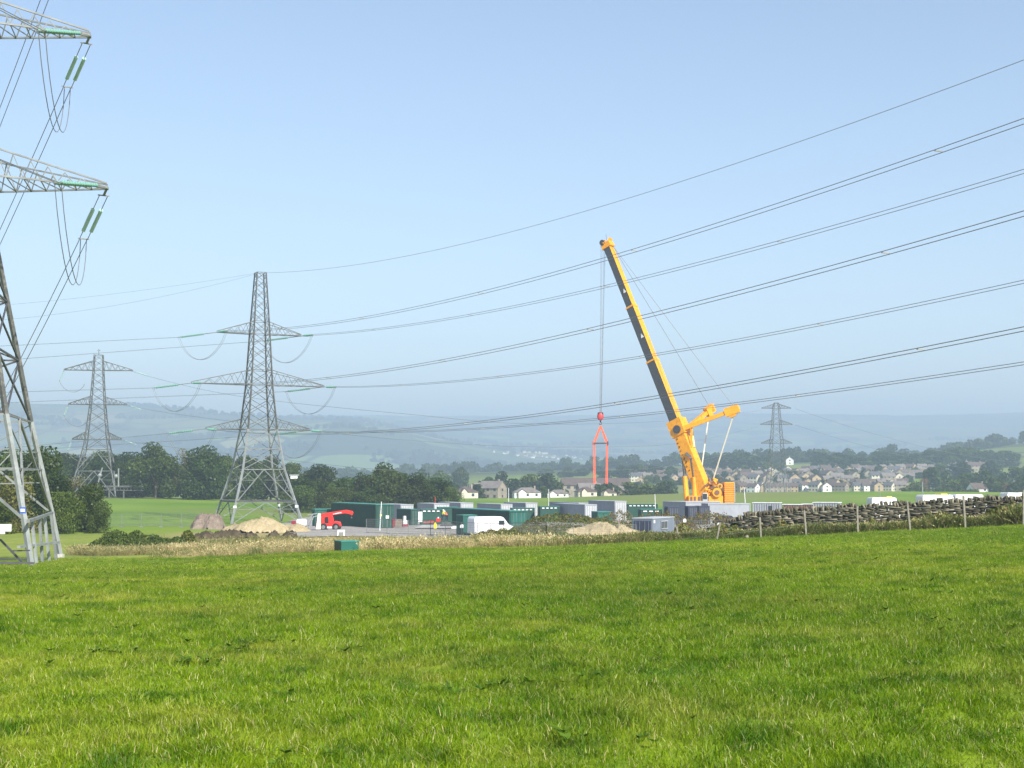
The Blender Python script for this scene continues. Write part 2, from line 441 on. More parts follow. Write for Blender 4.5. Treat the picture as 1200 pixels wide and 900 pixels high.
cam.sensor_width = 36; cam.lens = F / 1200 * 36; cam.clip_start = .1; cam.clip_end = 30000
SC.camera = co
SC.view_settings.view_transform = 'Standard'; SC.view_settings.look = 'None'; SC.view_settings.exposure = 0.8; SC.view_settings.gamma = 1
SC.view_settings.use_curve_mapping = False
SC.cycles.use_denoising = True
SC.cycles.max_bounces = 5; SC.cycles.volume_bounces = 1; SC.cycles.transparent_max_bounces = 6

# ------------------------------------------------------------------ scattered growth (nobody could count it)
def blade_clump(n, rad, h0, h1, wd, bend, seed, mats, pm, flat=0.0, seeds=0.0):
    g = np.random.default_rng(seed); V = []; Fc = []; tone = []; mi = []
    for k in range(n):
        r = rad * math.sqrt(g.random()); a = g.random() * 6.28; bx, by = r * math.cos(a), r * math.sin(a)
        h = g.uniform(h0, h1); w = wd * g.uniform(.5, 1.25); d = g.random() * 6.28; bd = bend * h * g.uniform(.1, 1.2)
        lx, ly = math.cos(d), math.sin(d); f = g.random() * 3.14; wx, wy = math.cos(f) * w / 2, math.sin(f) * w / 2
        b = len(V)
        V += [(bx - wx, by - wy, -.01), (bx + wx, by + wy, -.01),
              (bx + lx * bd * .3 - wx * .8, by + ly * bd * .3 - wy * .8, h * .55), (bx + lx * bd * .3 + wx * .8, by + ly * bd * .3 + wy * .8, h * .55),
              (bx + lx * bd - wx * .15, by + ly * bd - wy * .15, h * .97), (bx + lx * bd + wx * .15, by + ly * bd + wy * .15, h)]
        Fc += [(b, b + 1, b + 3, b + 2), (b + 2, b + 3, b + 5, b + 4)]
        tv = g.random(); m = g.choice(len(mats), p=pm); tone += [tv, tv]; mi += [m, m]
        if g.random() < seeds:
            b = len(V); hx, hy = bx + lx * bd, by + ly * bd; s = w * 1.5
            V += [(hx - s, hy, h), (hx, hy - s, h * .94), (hx + s, hy, h), (hx + lx * .03, hy + s, h * 1.12)]
            Fc.append((b, b + 1, b + 2, b + 3)); tone.append(.9); mi.append(m)
    return np.array(V), np.array(Fc), np.array(tone), np.array(mi)
def hidden_collection(name, meshes):
    c = bpy.data.collections.new(name)
    for i, me in enumerate(meshes):
        o = bpy.data.objects.new('%s_%02d' % (name, i), me); c.objects.link(o)
    return c
def scatter(name, label, cat, pts, scl, meshes, tilt=.15, kind='stuff', align=True):
    c = hidden_collection(name + '_kinds', meshes)
    n = len(pts); me = bpy.data.meshes.new(name); me.vertices.add(n); me.vertices.foreach_set('co', np.asarray(pts, np.float32).ravel())
    a = me.attributes.new('scl', 'FLOAT_VECTOR', 'POINT'); s = np.asarray(scl, np.float32)
    if s.ndim == 1: s = np.repeat(s[:, None], 3, 1)
    a.data.foreach_set('vector', s.ravel())
    rot = np.stack([nr.normal(0, tilt, n), nr.normal(0, tilt, n), nr.uniform(0, 6.28, n)], 1).astype(np.float32)
    a = me.attributes.new('rot', 'FLOAT_VECTOR', 'POINT'); a.data.foreach_set('vector', rot.ravel())
    a = me.attributes.new('idx', 'INT', 'POINT'); a.data.foreach_set('value', nr.integers(0, len(meshes), n).astype(np.int32))
    me.update()
    o = bpy.data.objects.new(name, me); COL.objects.link(o); tag(o, label, cat, kind=kind)
    g = bpy.data.node_groups.new(name, 'GeometryNodeTree')
    g.interface.new_socket('Geometry', in_out='INPUT', socket_type='NodeSocketGeometry'); g.interface.new_socket('Geometry', in_out='OUTPUT', socket_type='NodeSocketGeometry')
    N = g.nodes; L = g.links
    gi = N.new('NodeGroupInput'); go = N.new('NodeGroupOutput'); ip = N.new('GeometryNodeInstanceOnPoints'); ci = N.new('GeometryNodeCollectionInfo')
    ci.inputs['Collection'].default_value = c; ci.inputs['Separate Children'].default_value = True; ci.inputs['Reset Children'].default_value = True
    def na(nm, ty):
        q = N.new('GeometryNodeInputNamedAttribute'); q.data_type = ty; q.inputs['Name'].default_value = nm; return q.outputs['Attribute']
    ip.inputs['Pick Instance'].default_value = True
    L.new(gi.outputs[0], ip.inputs['Points']); L.new(ci.outputs[0], ip.inputs['Instance']); L.new(na('idx', 'INT'), ip.inputs['Instance Index'])
    L.new(na('rot', 'FLOAT_VECTOR'), ip.inputs['Rotation']); L.new(na('scl', 'FLOAT_VECTOR'), ip.inputs['Scale'])
    L.new(ip.outputs[0], go.inputs[0])
    md = o.modifiers.new('scatter', 'NODES'); md.node_group = g
    return o
def wedge(n, y0, y1, side=3.5, pw=1.0):
    """n points in the part of the field in view (and some to each side), with even cover"""
    y = y0 + (y1 - y0) * nr.random(n * 3); wmax = .40 * y1 + side; keep = nr.random(n * 3) < (.40 * y + side) / wmax
    y = y[keep][:n]; x = nr.uniform(-1, 1, len(y)) * (.40 * y + side); return x, y
gm = [M['blade'], M['straw']]
cl = [npmesh('grass_clump', *blade_clump(120, .24, .018, .05, .0052, 1.1, 20 + i, gm, [.92, .08])[:2], gm, *blade_clump(120, .24, .018, .05, .0052, 1.1, 20 + i, gm, [.92, .08])[2:]) for i in range(7)]
cl += [npmesh('grass_tuft', *blade_clump(90, .14, .03, .08, .0055, 1.1, 40 + i, gm, [.92, .08])[:2], gm, *blade_clump(90, .14, .03, .08, .0055, 1.1, 40 + i, gm, [.90, .10])[2:]) for i in range(2)]
x1, y1 = wedge(40000, 4.5, 38)
x2, y2 = wedge(20000, 38, 94, 5)
ok = y2 < field_edge(x2 / y2 * F + 600) + .6; x2 = x2[ok]; y2 = y2[ok]
xx = np.concatenate([x1, x2]); yy = np.concatenate([y1, y2])
sc = np.concatenate([nr.uniform(.75, 1.25, len(x1)), nr.uniform(1.3, 2.1, len(x2))])
lush = 1 + .35 * wav(xx, yy, 2.5, 30, 5) + .2 * wav(xx, yy, 9, 20, 5)
s3 = np.stack([sc, sc, sc * np.clip(lush, .5, 1.6) * np.where(yy > 38, .62, 1)], 1)
scatter('field_grass', 'short bright green pasture grass covering the near field', 'grass', np.stack([xx, yy, Gn(xx, yy)], 1), s3, cl)

def dock(seed):
    g = np.random.default_rng(seed); V = []; Fc = []; tn = []
    for k in range(int(g.integers(6, 11))):
        a = g.random() * 6.28; L = g.uniform(.04, .09); w = L * g.uniform(.28, .4); el = g.uniform(.15, 1.0)
        ca, sa = math.cos(a), math.sin(a); prev = None; tv = g.random()
        for i, (t, ww) in enumerate(((0, .12), (.3, .9), (.6, 1), (.85, .6), (1, .08))):
            r = L * t * math.cos(el * (1 - .6 * t)); z = .02 + L * t * math.sin(el) * (1 - .45 * t)
            b = len(V); V += [(ca * r - sa * w * ww / 2, sa * r + ca * w * ww / 2, z + .01), (ca * r + sa * w * ww / 2, sa * r - ca * w * ww / 2, z + .012)]
            if i: Fc.append((b - 2, b - 1, b + 1, b)); tn.append(tv)
    return np.array(V), np.array(Fc), np.array(tn)
dm = []
for i in range(5):
    v, f, t_ = dock(i); dm.append(npmesh('weed', v, f, M['dock'], t_))
cx, cy = wedge(620, 7, 60)
px_, py_ = [], []
for a, b in zip(cx, cy):
    k = rng.choice([1, 1, 1, 2, 3]); px_ += [a + rng.gauss(0, .28) for _ in range(k)]; py_ += [b + rng.gauss(0, .2) for _ in range(k)]
for a, b, k in (((590 - 600) / F * 11.3, 11.3, 9), ((665 - 600) / F * 11.6, 11.6, 7), ((115 - 600) / F * 14, 14, 12), ((285 - 600) / F * 14.5, 14.5, 10), ((255 - 600) / F * 13.2, 13.2, 8), ((700 - 600) / F * 9, 9, 6), ((340 - 600) / F * 15, 15, 8)):
    px_ += [a + rng.gauss(0, .22) for _ in range(k)]; py_ += [b + rng.gauss(0, .15) for _ in range(k)]
px_ = np.array(px_); py_ = np.array(py_)
scatter('broadleaf_weeds', 'dark broad leaved weeds scattered low in the near grass', 'weeds', np.stack([px_, py_, Gn(px_, py_) + .02], 1), nr.uniform(.6, 1.3, len(px_)), dm, .1)

# long dry grass strip
dmat = [M['dry_blade'], M['rough_blade']]
dc = []
for i in range(6):
    v, f, t_, m_ = blade_clump(60, .42, .2, .7, .02, .9, 60 + i, dmat, [.86, .14], seeds=.5); dc.append(npmesh('dry_clump', v, f, dmat, t_, m_))
n = 20000; pxr = nr.uniform(190, 830, n); yr = field_edge(pxr) + .3 + (nr.random(n) ** 1.3) * 62
pat0 = wav(pxr * .12, yr, 7, 8, 6) + .6 * wav(pxr * .12, yr, 2.6, 2, 6); dens = np.clip(.42 + 2.4 * pat0, .02, 1) * np.clip((pxr - 170) / 130, .2, 1) * np.clip(1.1 - (yr - 80) / 75, .25, 1) * np.where(pxr > 740, .6, 1)
ok = (nr.random(n) < dens) & ~((pxr > 382) & (pxr < 428) & (yr < 83)); pxr = pxr[ok]; yr = yr[ok]; xr = (pxr - 600) / F * yr
pat = wav(xr, yr, 6, 10, 6); hh = np.where(pxr > 560, .9, .75) * np.clip(1.25 - (yr - 80) / 90, .6, 1.2)
s = nr.uniform(.3, .95, len(xr)) * (1 + .8 * pat) * hh * np.where(pxr > 650, .62, 1)
s3 = np.stack([s, s, s * np.clip((pxr - 200) / 150 + .35, .35, 1)], 1)
n2 = 2600; pg = nr.uniform(170, 830, n2); yg = field_edge(pg) + .5 + nr.random(n2) * 50; xg = (pg - 600) / F * yg; kg = ~((pg > 382) & (pg < 428) & (yg < 83)) & (wav(xg, yg, 8, 14, 6) + .5 * wav(xg, yg, 3, 4, 6) > .12); xg = xg[kg]; yg = yg[kg]
scatter('dry_grass', 'tall straw coloured grass along the far field edge', 'dry grass', np.stack([xr, yr, Gn(xr, yr)], 1), s3, dc)
rc = []
for i in range(6):
    v, f, t_, m_ = blade_clump(60, .4, .25, .75, .028, .7, 80 + i, dmat, [.30, .70], seeds=.2); rc.append(npmesh('rough_clump', v, f, dmat, t_, m_))

scatter('rough_grass', 'green weedy tufts growing through the dry grass', 'weeds', np.stack([xg, yg, Gn(xg, yg)], 1), nr.uniform(.35, .8, len(xg)), rc)
# ------------------------------------------------------------------ lattice towers
def lerp(a, b, t): return a + (b - a) * t
class Tower:
    def __init__(s, name, label, x, y, z, phi, levels, group=None):
        s.t = thing(name, label, 'pylon', (x, y, z), 0, group)
        s.L = Vector((x, y, z)); s.c, s.s = math.cos(phi), math.sin(phi); s.levels = levels
    def W(s, x, y, z): return Vector((s.L.x + x * s.c - y * s.s, s.L.y + x * s.s + y * s.c, s.L.z + z))
    def hw(s, z):
        return float(np.interp(z, [l[0] for l in s.levels], [l[1] for l in s.levels]))
    def corner(s, z, k):
        sx, sy = ((1, -1), (1, 1), (-1, 1), (-1, -1))[k]; h = s.hw(z); return s.W(sx * h, sy * h, z)
    def legs(s, w0, w1, mats, zs=(0,), ztop=None):
        lv = [l[0] for l in s.levels]
        for k in range(4):
            mb = MB()
            for a, b in zip(lv[:-1], lv[1:]):
                p = s.corner(a, k); q = s.corner(b, k); wa = lerp(w0, w1, a / lv[-1]); wb = lerp(w0, w1, b / lv[-1])
                mi = 0 if a < zs[0] else 1
                mb.bar(p, q, wa, m=mi, w2=wb)
            c = s.corner(0, k); mb.box(c.x - w0 * .9, c.x + w0 * .9, c.y - w0 * .9, c.y + w0 * .9, c.z - .8, c.z + .02, 2)
            mb.build('leg', mats, s.t)
    def bracing(s, panels, w, mats, rings, kpanels=(), subk=True, zs=0, diag=True):
        mb = MB()
        for a, b in panels:
            wa = lerp(w, w * .55, a / s.levels[-1][0]); mi = 0 if a < zs else 1
            for k in range(4):
                k2 = (k + 1) % 4
                p0, p1, q0, q1 = s.corner(a, k), s.corner(a, k2), s.corner(b, k), s.corner(b, k2)
                mb.bar(p0, q1, wa, m=mi); mb.bar(p1, q0, wa * .98, m=mi)
        for r in rings:
            wa = lerp(w, w * .6, r / s.levels[-1][0]); mi = 0 if r < zs + .1 else 1
            for k in range(4): mb.bar(s.corner(r, k), s.corner(r, (k + 1) % 4), wa, m=mi)
        for a, b in kpanels:
            mi = 0 if a < zs else 1
            for k in range(4):
                k2 = (k + 1) % 4
                m_ = (s.corner(b, k) + s.corner(b, k2)) / 2
                for kk in (k, k2):
                    f = s.corner(a, kk); mb.bar(m_, f, w * 1.15, m=mi)
                    for t in (.33, .66):
                        d = m_.lerp(f, t); e = s.corner(lerp(b, a, t), kk); mb.bar(d, e, w * .55, m=mi)
                        e2 = s.corner(lerp(b, a, t - .3), kk); mb.bar(d, e2, w * .5, m=mi)
        mb.build('lattice_bracing', mats, s.t)
    def arm(s, z, span, root, side, w, mats, n=5, droop=0.0):
        mb = MB(); h0 = s.hw(z); h1 = s.hw(z + root)
        tip = s.W(side * span, 0, z); 
        B = [s.W(side * h0, sy * h0, z) for sy in (-1, 1)]; T = [s.W(side * h1, sy * h1, z + root) for sy in (-1, 1)]
        tb = [s.W(side * span, sy * .25, z) for sy in (-1, 1)]
        for k in (0, 1):
            mb.bar(B[k], tb[k], w); mb.bar(T[k], tb[k] + Vector((0, 0, .25)), w * .9)
            for i in range(n):
                a = i / n; b = (i + .5) / n; c = (i + 1) / n
                mb.bar(B[k].lerp(tb[k], a), T[k].lerp(tb[k], b), w * .5); mb.bar(T[k].lerp(tb[k], b), B[k].lerp(tb[k], c), w * .5)
        for i in range(n):
            a = i / n; c = (i + 1) / n
            mb.bar(B[0].lerp(tb[0], a), B[1].lerp(tb[1], c), w * .5); mb.bar(B[1].lerp(tb[1], a), B[0].lerp(tb[0], a), w * .5)
        mb.bar(tb[0], tb[1], w * 1.4)
        mb.build('cross_arm', mats, s.t)
        return tip
    def string(s, p, q, r, n=12, twin=.45, m='glass_green', lead=.16, anchor=None):
        mb = MB()
        if anchor is not None: mb.bar(anchor, p, .11, m=1)
        p = Vector(p); q = Vector(q); d = (q - p).normalized(); a = d.cross(Vector((0, 0, 1)))
        a = a.normalized() if a.length > .05 else Vector((1, 0, 0)); L = (q - p).length
        for sg in ((-.5, .5) if twin else (0,)):
            o = a * (twin * sg) if twin else Vector((0, 0, 0))
            mb.bar(p + o, q + o, r * .28, m=1)
            for i in range(n):
                c = p + o + d * (L * (lead + (1 - lead * 1.6) * i / (n - 1))); st = L * (1 - lead * 1.6) / (n - 1)
                mb.tube([c - d * st * .32, c, c + d * st * .32], r, 7, 0, True, [r * .55, r, r * .35])
        if twin:
            mb.bar(p + a * twin * .7, p - a * twin * .7, r * .5, m=1); mb.bar(q + a * twin * .7, q - a * twin * .7, r * .5, m=1)
            mb.bar(p, p - d * L * .06, r * .4, m=1)
        mb.build('insulator_string', [M[m], M['galvanised']], s.t)
        return q
    def jumper(s, p, q, dip, r=.03, twin=.4, shift=(0, 0, 0)):
        mb = MB(); p = Vector(p); q = Vector(q); a = (q - p).cross(Vector((0, 0, 1))).normalized()
        for sg in (-.5, .5):
            pts = []
            for i in range(15):
                t = i / 14; k = 4 * t * (1 - t); k = k ** .8
                pts.append(p.lerp(q, t) + Vector((0, 0, -dip * k)) + a * twin * sg + Vector(shift) * k)
            mb.tube(pts, r, 4)
        mb.build('jumper_cable', M['wire'], s.t)

def wire_through(start, dirxy, marks, end_t=None, n=40):
    """conductor that leaves start in plan direction dirxy and hangs as a parabola; marks = surveyed sight lines it crosses"""
    sx, sy, sz = start; dx, dy = dirxy; ts = [0]; zs = [sz]
    for px, py in marks:
        k = (px - 600) / F
        t = (k * sy - sx) / (dx - k * dy)
        yy = sy + dy * t; ts.append(t); zs.append(P(px, py, yy).z)
    te = end_t or max(ts) * 1.35
    co_ = np.polyfit(ts, zs, min(2, len(ts) - 1))
    return [Vector((sx + dx * te * i / n, sy + dy * te * i / n, float(np.polyval(co_, te * i / n)))) for i in range(n + 1)]
def conductor(name, pts, r, twin, label, group, spacers=0, cat='power cable'):
    mb = MB(); a = (pts[-1] - pts[0]).cross(Vector((0, 0, 1))).normalized()
    offs = (-twin / 2, twin / 2) if twin else (0,)
    for o in offs:
        # the two wires of a bundle sit side by side and slightly one above the other
        mb.tube([p + a * o + Vector((0, 0, o * .25)) for p in pts], r, 4)
    if twin and spacers:
        n = len(pts) - 1
        for k in range(1, spacers + 1):
            p = pts[int(n * k / (spacers + 1))]; mb.bar(p - a * twin * .6, p + a * twin * .6, .07, .07, m=1)
    single(mb, name, [M['wire'], M['pale_steel']], label, cat, pts[0], group)

# --- the big lattice tower beside the works
def main_tower():
    Y = 258; x = X(303, Y); z = G(x, Y)
    lv = [(0, 6.5), (3.8, 5.45), (9.7, 3.85), (17, 2.7), (25.2, 1.95), (34.6, 1.5), (46, .85)]
    T = Tower('transmission_tower', 'tall grey lattice pylon standing behind the sand heap beside the green units', x, Y, z, R(26), lv)
    sh = (Z(612, Y) - z)
    T.legs(.33, .17, [M['pale_steel'], M['weathered_steel'], M['concrete']], (15,))
    T.bracing([(9.7, 13.4), (13.4, 17), (17, 19.8), (19.8, 22.5), (22.5, 25.2), (25.2, 27.6), (27.6, 30), (30, 32.3), (32.3, 34.6), (34.6, 36.8), (36.8, 39), (39, 41), (41, 43), (43, 44.6), (44.6, 46)],
              .125, [M['galvanised'], M['weathered_steel']], [3.8, 9.7, 13.4, 17, 25.2, 34.6, 36.9, 27.9, 46], [(3.8, 9.7), (0, 3.8)], zs=16)
    mb = MB()
    for k in range(4):   # the walkway ring above the first panel and small plates
        a, b = T.corner(4.0, k), T.corner(4.0, (k + 1) % 4); mb.bar(a, b, .5, .18)
    mb.build('climbing_guard', M['dark_steel'], T.t)
    for k in (0, 3, 1):
        c = T.corner(3.0, k); mb = MB(); mb.box(c.x - .3, c.x + .3, c.y - .35, c.y - .29, c.z - .2, c.z + .25); mb.build('warning_plate', M['white_paint'], T.t)
    wires = []
    for (zz, span, root, yl) in ((34.6, 7.9, 2.2, 0), (25.2, 12.4, 2.7, 1), (17, 9.7, 2.0, 2)):
        for side in (-1, 1):
            tip = T.arm(zz, span, root, side, .115, M['weathered_steel'], 4 if span < 10 else 5)
            dr = Vector((.44, -.9, -.06)); dl = Vector((-.985, .17, -.11))
            r0 = tip + dr * 1.6; r1 = tip + dr * 6.6; l0 = tip + dl * 1.9; l1 = tip + dl * 7.4
            T.string(r0, r1, .2, 12, anchor=tip); T.string(l0, l1, .2, 12, anchor=tip)
            T.jumper(l1, r1, 4.6, .035)
            wires.append((yl, side, l1, r1))
    return T, wires
MT, mw = main_tower()
mk = {(0, -1): ((760, 289), (1200, 145)), (0, 1): ((760, 324), (1200, 203)), (1, -1): ((760, 370), (1200, 252)), (1, 1): ((760, 417), (1200, 331)), (2, -1): ((760, 467), (1200, 386)), (2, 1): ((760, 485), (1200, 426))}
nm = {(0, -1): 'topmost', (0, 1): 'second from the top', (1, -1): 'third from the top', (1, 1): 'fourth from the top', (2, -1): 'second from the bottom', (2, 1): 'lowest'}
ml = {(0, -1): ((30, 404),), (0, 1): ((30, 420),), (1, -1): ((30, 459),), (1, 1): ((30, 471),), (2, -1): ((120, 515),), (2, 1): ((120, 522),)}
for yl, side, l1, r1 in mw:
    pts = wire_through(r1, (.44, -.9), mk[yl, side], 215)
    conductor('overhead_conductor', pts, .027, .55, 'twin power cable rising right over the crane, %s of the six' % nm[yl, side], 'twin power cables over the crane', 5)
    d = Vector((-.985, .17)).normalized()
    pts = wire_through(l1, (d.x, d.y), ml[yl, side], 200, 20)
    # the far span sags gently: keep the straight chord and add sag
    conductor('overhead_conductor', [p - Vector((0, 0, 0)) for p in pts], .018, .45, 'faint cable running level left from the tall pylon, %s of the six' % nm[yl, side], 'faint cables left of the tall pylon', 0)
top = MT.W(0, 0, 46)
conductor('earth_wire', wire_through(top, (.44, -.9), ((480, 300), (760, 224), (1200, 75)), 215), .024, 0, 'single thin wire from the top of the tall pylon up to the right', 'earth wires', 0)
conductor('earth_wire', wire_through(top, (-.985, .17), ((190, 347), (30, 372)), 200), .02, 0, 'single thin wire falling left from the tall pylon top', 'earth wires', 0)
conductor('earth_wire', wire_through(top + Vector((-.6, .3, 0)), (-.90, .44), ((180, 338), (30, 355)), 240), .018, 0, 'uppermost faint thin wire falling left from the tall pylon top', 'earth wires', 0)

# --- the close tower cut by the left edge
def near_tower():
    Y = 82; x = X(-93, Y); z = Z(659, Y)
    lv = [(0, 7.2), (2.6, 6.7), (8.4, 5.45), (22, 2.9), (30.9, 2.0), (40, 1.3), (47, .9)]
    T = Tower('transmission_tower', 'close lattice pylon cut off by the left edge, with insulators on its arms', x, Y, z, R(12), lv)
    T.legs(.25, .2, [M['pale_steel'], M['weathered_steel'], M['concrete']], (8.4,))
    T.bracing([(8.4, 12.2), (12.2, 15.8), (15.8, 19), (19, 22), (22, 25), (25, 28), (28, 30.9), (30.9, 34), (34, 37), (37, 40)],
              .115, [M['galvanised'], M['dark_steel']], [5.4, 8.4, 12.2, 15.8, 19, 22, 24.4, 30.9, 33.3, 40], [(2.6, 8.4)], zs=8.4)
    # anti climbing frame of slats round the nearest legs
    for k, sg in ((0, 1), (1, 1)):
        pass
    mb = MB(); a = T.corner(2.7, 0); b = T.corner(4.1, 1)
    a = P(33, 611, 76); b = P(61, 601, 86); mb.bar(a, b, .16, .16)
    mb.build('climbing_guard', M['galvanised'], T.t)
    for i, (px0, py0, px1, py1, yy) in enumerate(((37, 607, 43, 660, 78.5), (46, 604, 50, 660, 81), (52, 603, 58, 659, 84), (60, 602, 66, 656, 87))):
        mb = MB(); p = P(px0, py0, yy); q = P(px1, py1, yy); q.z = min(q.z, G(q.x, q.y) + .1); mb.bar(q, p, .19, .14, m=i % 2); mb.build('strut', [M['pale_steel'], M['galvanised']], T.t)
    mb = MB(); mb.bar(P(22, 641, 75.2), P(69, 635.5, 84.5), .16, .14); mb.build('guard_rail', M['pale_steel'], T.t)
    for a, b, r in ((P(-30, 659, 74.5), P(40, 660, 76), .12), (P(-30, 655, 88), P(68, 656, 88), .12), (P(0, 632, 76), P(28, 661, 76), .1), (P(14, 645.5, 76), P(35, 645, 76), .07)):
        mb = MB(); mb.bar(a, b, r); mb.build('base_strut', M['dark_steel'], T.t)
    
    c = P(4, 620, 75.2); mb = MB(); mb.box(c.x - .55, c.x + .45, 75.1, 75.14, c.z - .12, c.z + .26); mb.box(c.x - .25, c.x + .12, 75.1, 75.14, c.z - .26, c.z - .13); mb.build('sign_board', M['white_paint'], T.t)
    c = P(27.5, 598, 75.4); mb = MB(); mb.box(c.x - .16, c.x + .16, 75.3, 75.33, c.z - .17, c.z + .17, 0); mb.box(c.x - .11, c.x + .11, 75.27, 75.295, c.z - .08, c.z + .08, 1); mb.build('number_plate', [M['blue_sign'], M['white_paint']], T.t)
    out = []
    for zz, tipx, tipy, root, tw in ((22, 122, 218, 2.0, 1), (30.9, 103, 40, 1.8, 1)):
        tgt = P(tipx, tipy, 83.5)
        span = (tgt.x - T.L.x) / T.c
        zz = tgt.z - T.L.z
        tip = T.arm(zz, span, root, 1, .105, M['galvanised'], 8)
        T.arm(zz, span, root, -1, .15, M['galvanised'], 8)
        a1 = P(tipx - 24, tipy + 62, 88); a0 = tip.lerp(a1, .14)
        T.string(a0, a1, .135, 15, .5, 'glass_pale', .32, anchor=tip)
        b1 = P(tipx - 54, tipy - 10, 77.5); b0 = tip.lerp(b1, .28); b1 = Vector((b1.x, b1.y, P(tipx - 54, tipy - 4, 77.5).z))
        T.string(b0, b1, .13, 14, .42, 'glass_green', .04, anchor=tip)
        T.jumper(b1, a1, 4.2, .026, .36, (0.2, 0, 0))
        out.append((tip, a1, b1))
    T.arm(40, 9.3, 2.4, 1, .15, M['galvanised'], 8)
    return T, out
NTW, nw = near_tower()
ends = [P(-110, 655, 135), P(-155, 585, 150)]
lab = ['twin cable dropping steeply left from the lower insulators of the close pylon', 'twin cable dropping steeply left from the upper insulators of the close pylon']
for (tip, a1, b1), e, lb in zip(nw, ends, lab):
    pts = [a1.lerp(e, i / 12) - Vector((0, 0, 1.2 * 4 * (i / 12) * (1 - i / 12))) for i in range(13)]
    conductor('overhead_conductor', pts, .026, .52, lb, 'steep cables by the close pylon', 0)
    e2 = b1 + Vector((-14, -30, 3)); conductor('overhead_conductor', [b1.lerp(e2, i / 8) for i in range(9)], .026, .42, lb.replace('dropping steeply left', 'passing out of the picture').replace('insulators', 'arm'), 'steep cables by the close pylon', 0)
a1 = P(96, -118, 88); e = P(-175, 560, 165)
conductor('overhead_conductor', [a1.lerp(e, i / 12) - Vector((0, 0, 1.5 * 4 * (i / 12) * (1 - i / 12))) for i in range(13)], .026, .55, 'uppermost steep twin cable crossing the top left corner', 'steep cables by the close pylon', 0)

# --- distant towers
def far_tower(px, Y, H, base_z, phi, label, arms, hws, w):
    x = X(px, Y); lv = hws
    T = Tower('transmission_tower', label, x, Y, base_z, R(phi), lv)
    T.legs(w * 1.4, w * .9, [M['galvanised'], M['weathered_steel'], M['concrete']], (6,))
    z0 = [l[0] for l in lv]; zt = z0[-1]
    ps = []; z = lv[2][0]
    while z < zt - .5:
        st = max(1.7, T.hw(z) * 1.25); ps.append((z, min(z + st, zt))); z += st
    T.bracing(ps, w * .8, [M['galvanised'], M['weathered_steel']], [lv[1][0], lv[2][0], zt] + [a[0] for a in arms], [(lv[1][0], lv[2][0]), (0, lv[1][0])], zs=10)
    out = []
    for zz, span, root in arms:
        for side in (-1, 1): out.append(T.arm(zz, span, root, side, w, M['weathered_steel'], 5))
    return T, out
Y2 = 418; zb = G(X(113, Y2), Y2); s2 = Y2 / F
def hz(py): return Z(py, Y2) - zb
T2, tips2 = far_tower(114, Y2, 45, zb, 8, 'mid distance lattice pylon rising from the dark trees at left', [(hz(434), 9.9, 2.8), (hz(474), 8.4, 2.4), (hz(515), 7.1, 2.2)],
            [(0, 6.6), (hz(552), 5.0), (hz(527), 3.6), (hz(515), 3.1), (hz(474), 2.05), (hz(434), 1.4), (hz(416), 1.2)], .19)
mb = MB(); tp = T2.W(0, 0, hz(416)); mb.bar(tp, tp + Vector((0, 0, 1.8)), .16); mb.bar(tp + Vector((-.5, 0, 1.3)), tp + Vector((.5, 0, 1.3)), .12); mb.build('mast_tip', M['galvanised'], T2.t)
for i, tp in enumerate(tips2):
    if tp.x > T2.L.x:
        d = Vector((.75, -.1, -.25)).normalized(); T2.string(tp + d * .8, tp + d * 5, .15, 8, .4, 'glass_pale')
    else:
        d = Vector((-.35, .1, -.8)).normalized(); T2.string(tp + d * .5, tp + d * 3.6, .15, 8, .4, 'glass_pale')
        T2.jumper(tp + d * 3.6, tp + Vector((6.2, 0, -4.2)), 2.8, .035)
Y3 = 700; zb3 = G(X(910, Y3), Y3)
def hz3(py): return Z(py, Y3) - zb3
T3, tips3 = far_tower(910, Y3, 45, zb3, 5, 'distant lattice pylon standing over the village roofs', [(hz3(478.5), 7.4, 2.2), (hz3(497.5), 8.0, 2.2), (hz3(519.5), 7.8, 2.2)],
            [(0, 6.2), (hz3(565), 4.6), (hz3(552), 3.8), (hz3(519.5), 2.7), (hz3(497.5), 2.0), (hz3(478.5), 1.5), (hz3(472), .9)], .20)
# cables of the second line
L2 = [((150, 434, 415), (205, 449, 380), (292, 466, 330), (475, 485, 300), (640, 497, 330), (800, 492, 520), (890, 481, 695), 'upper'),
      ((140, 474, 415), (205, 485, 380), (300, 497, 330), (480, 516, 300), (660, 524, 360), (800, 519, 520), (890, 500, 695), 'middle'),
      ((132, 515, 415), (210, 525, 380), (300, 535, 330), (475, 552, 300), (660, 553, 360), (800, 544, 520), (890, 521, 695), 'lower')]
for row in L2:
    k = [P(*q) for q in row[:-1]]; pts = []
    for i in range(len(k) - 1):
        p0 = k[max(i - 1, 0)]; p1 = k[i]; p2 = k[i + 1]; p3 = k[min(i + 2, len(k) - 1)]
        for j in range(6):
            t = j / 6; pts.append(.5 * ((2 * p1) + (p2 - p0) * t + (2 * p0 - 5 * p1 + 4 * p2 - p3) * t * t + (3 * p1 - p0 - 3 * p2 + p3) * t ** 3))
    pts.append(k[-1])
    conductor('overhead_conductor', pts, .035, .0, 'faint sagging %s cable from the mid distance pylon toward the village pylon' % row[-1], 'cables of the second pylon line', 0)
for i, (a, b, nmx) in enumerate((((932, 479, 700), (1230, 543, 1150), 'upper'), ((932, 498, 700), (1230, 556, 1150), 'middle'))):
    a = P(*a); b = P(*b); conductor('overhead_conductor', [a.lerp(b, j / 14) - Vector((0, 0, 7 * 4 * (j / 14) * (1 - j / 14))) for j in range(15)], .06, 0, 'faint %s cable sagging right from the village pylon' % nmx, 'cables of the second pylon line', 0)

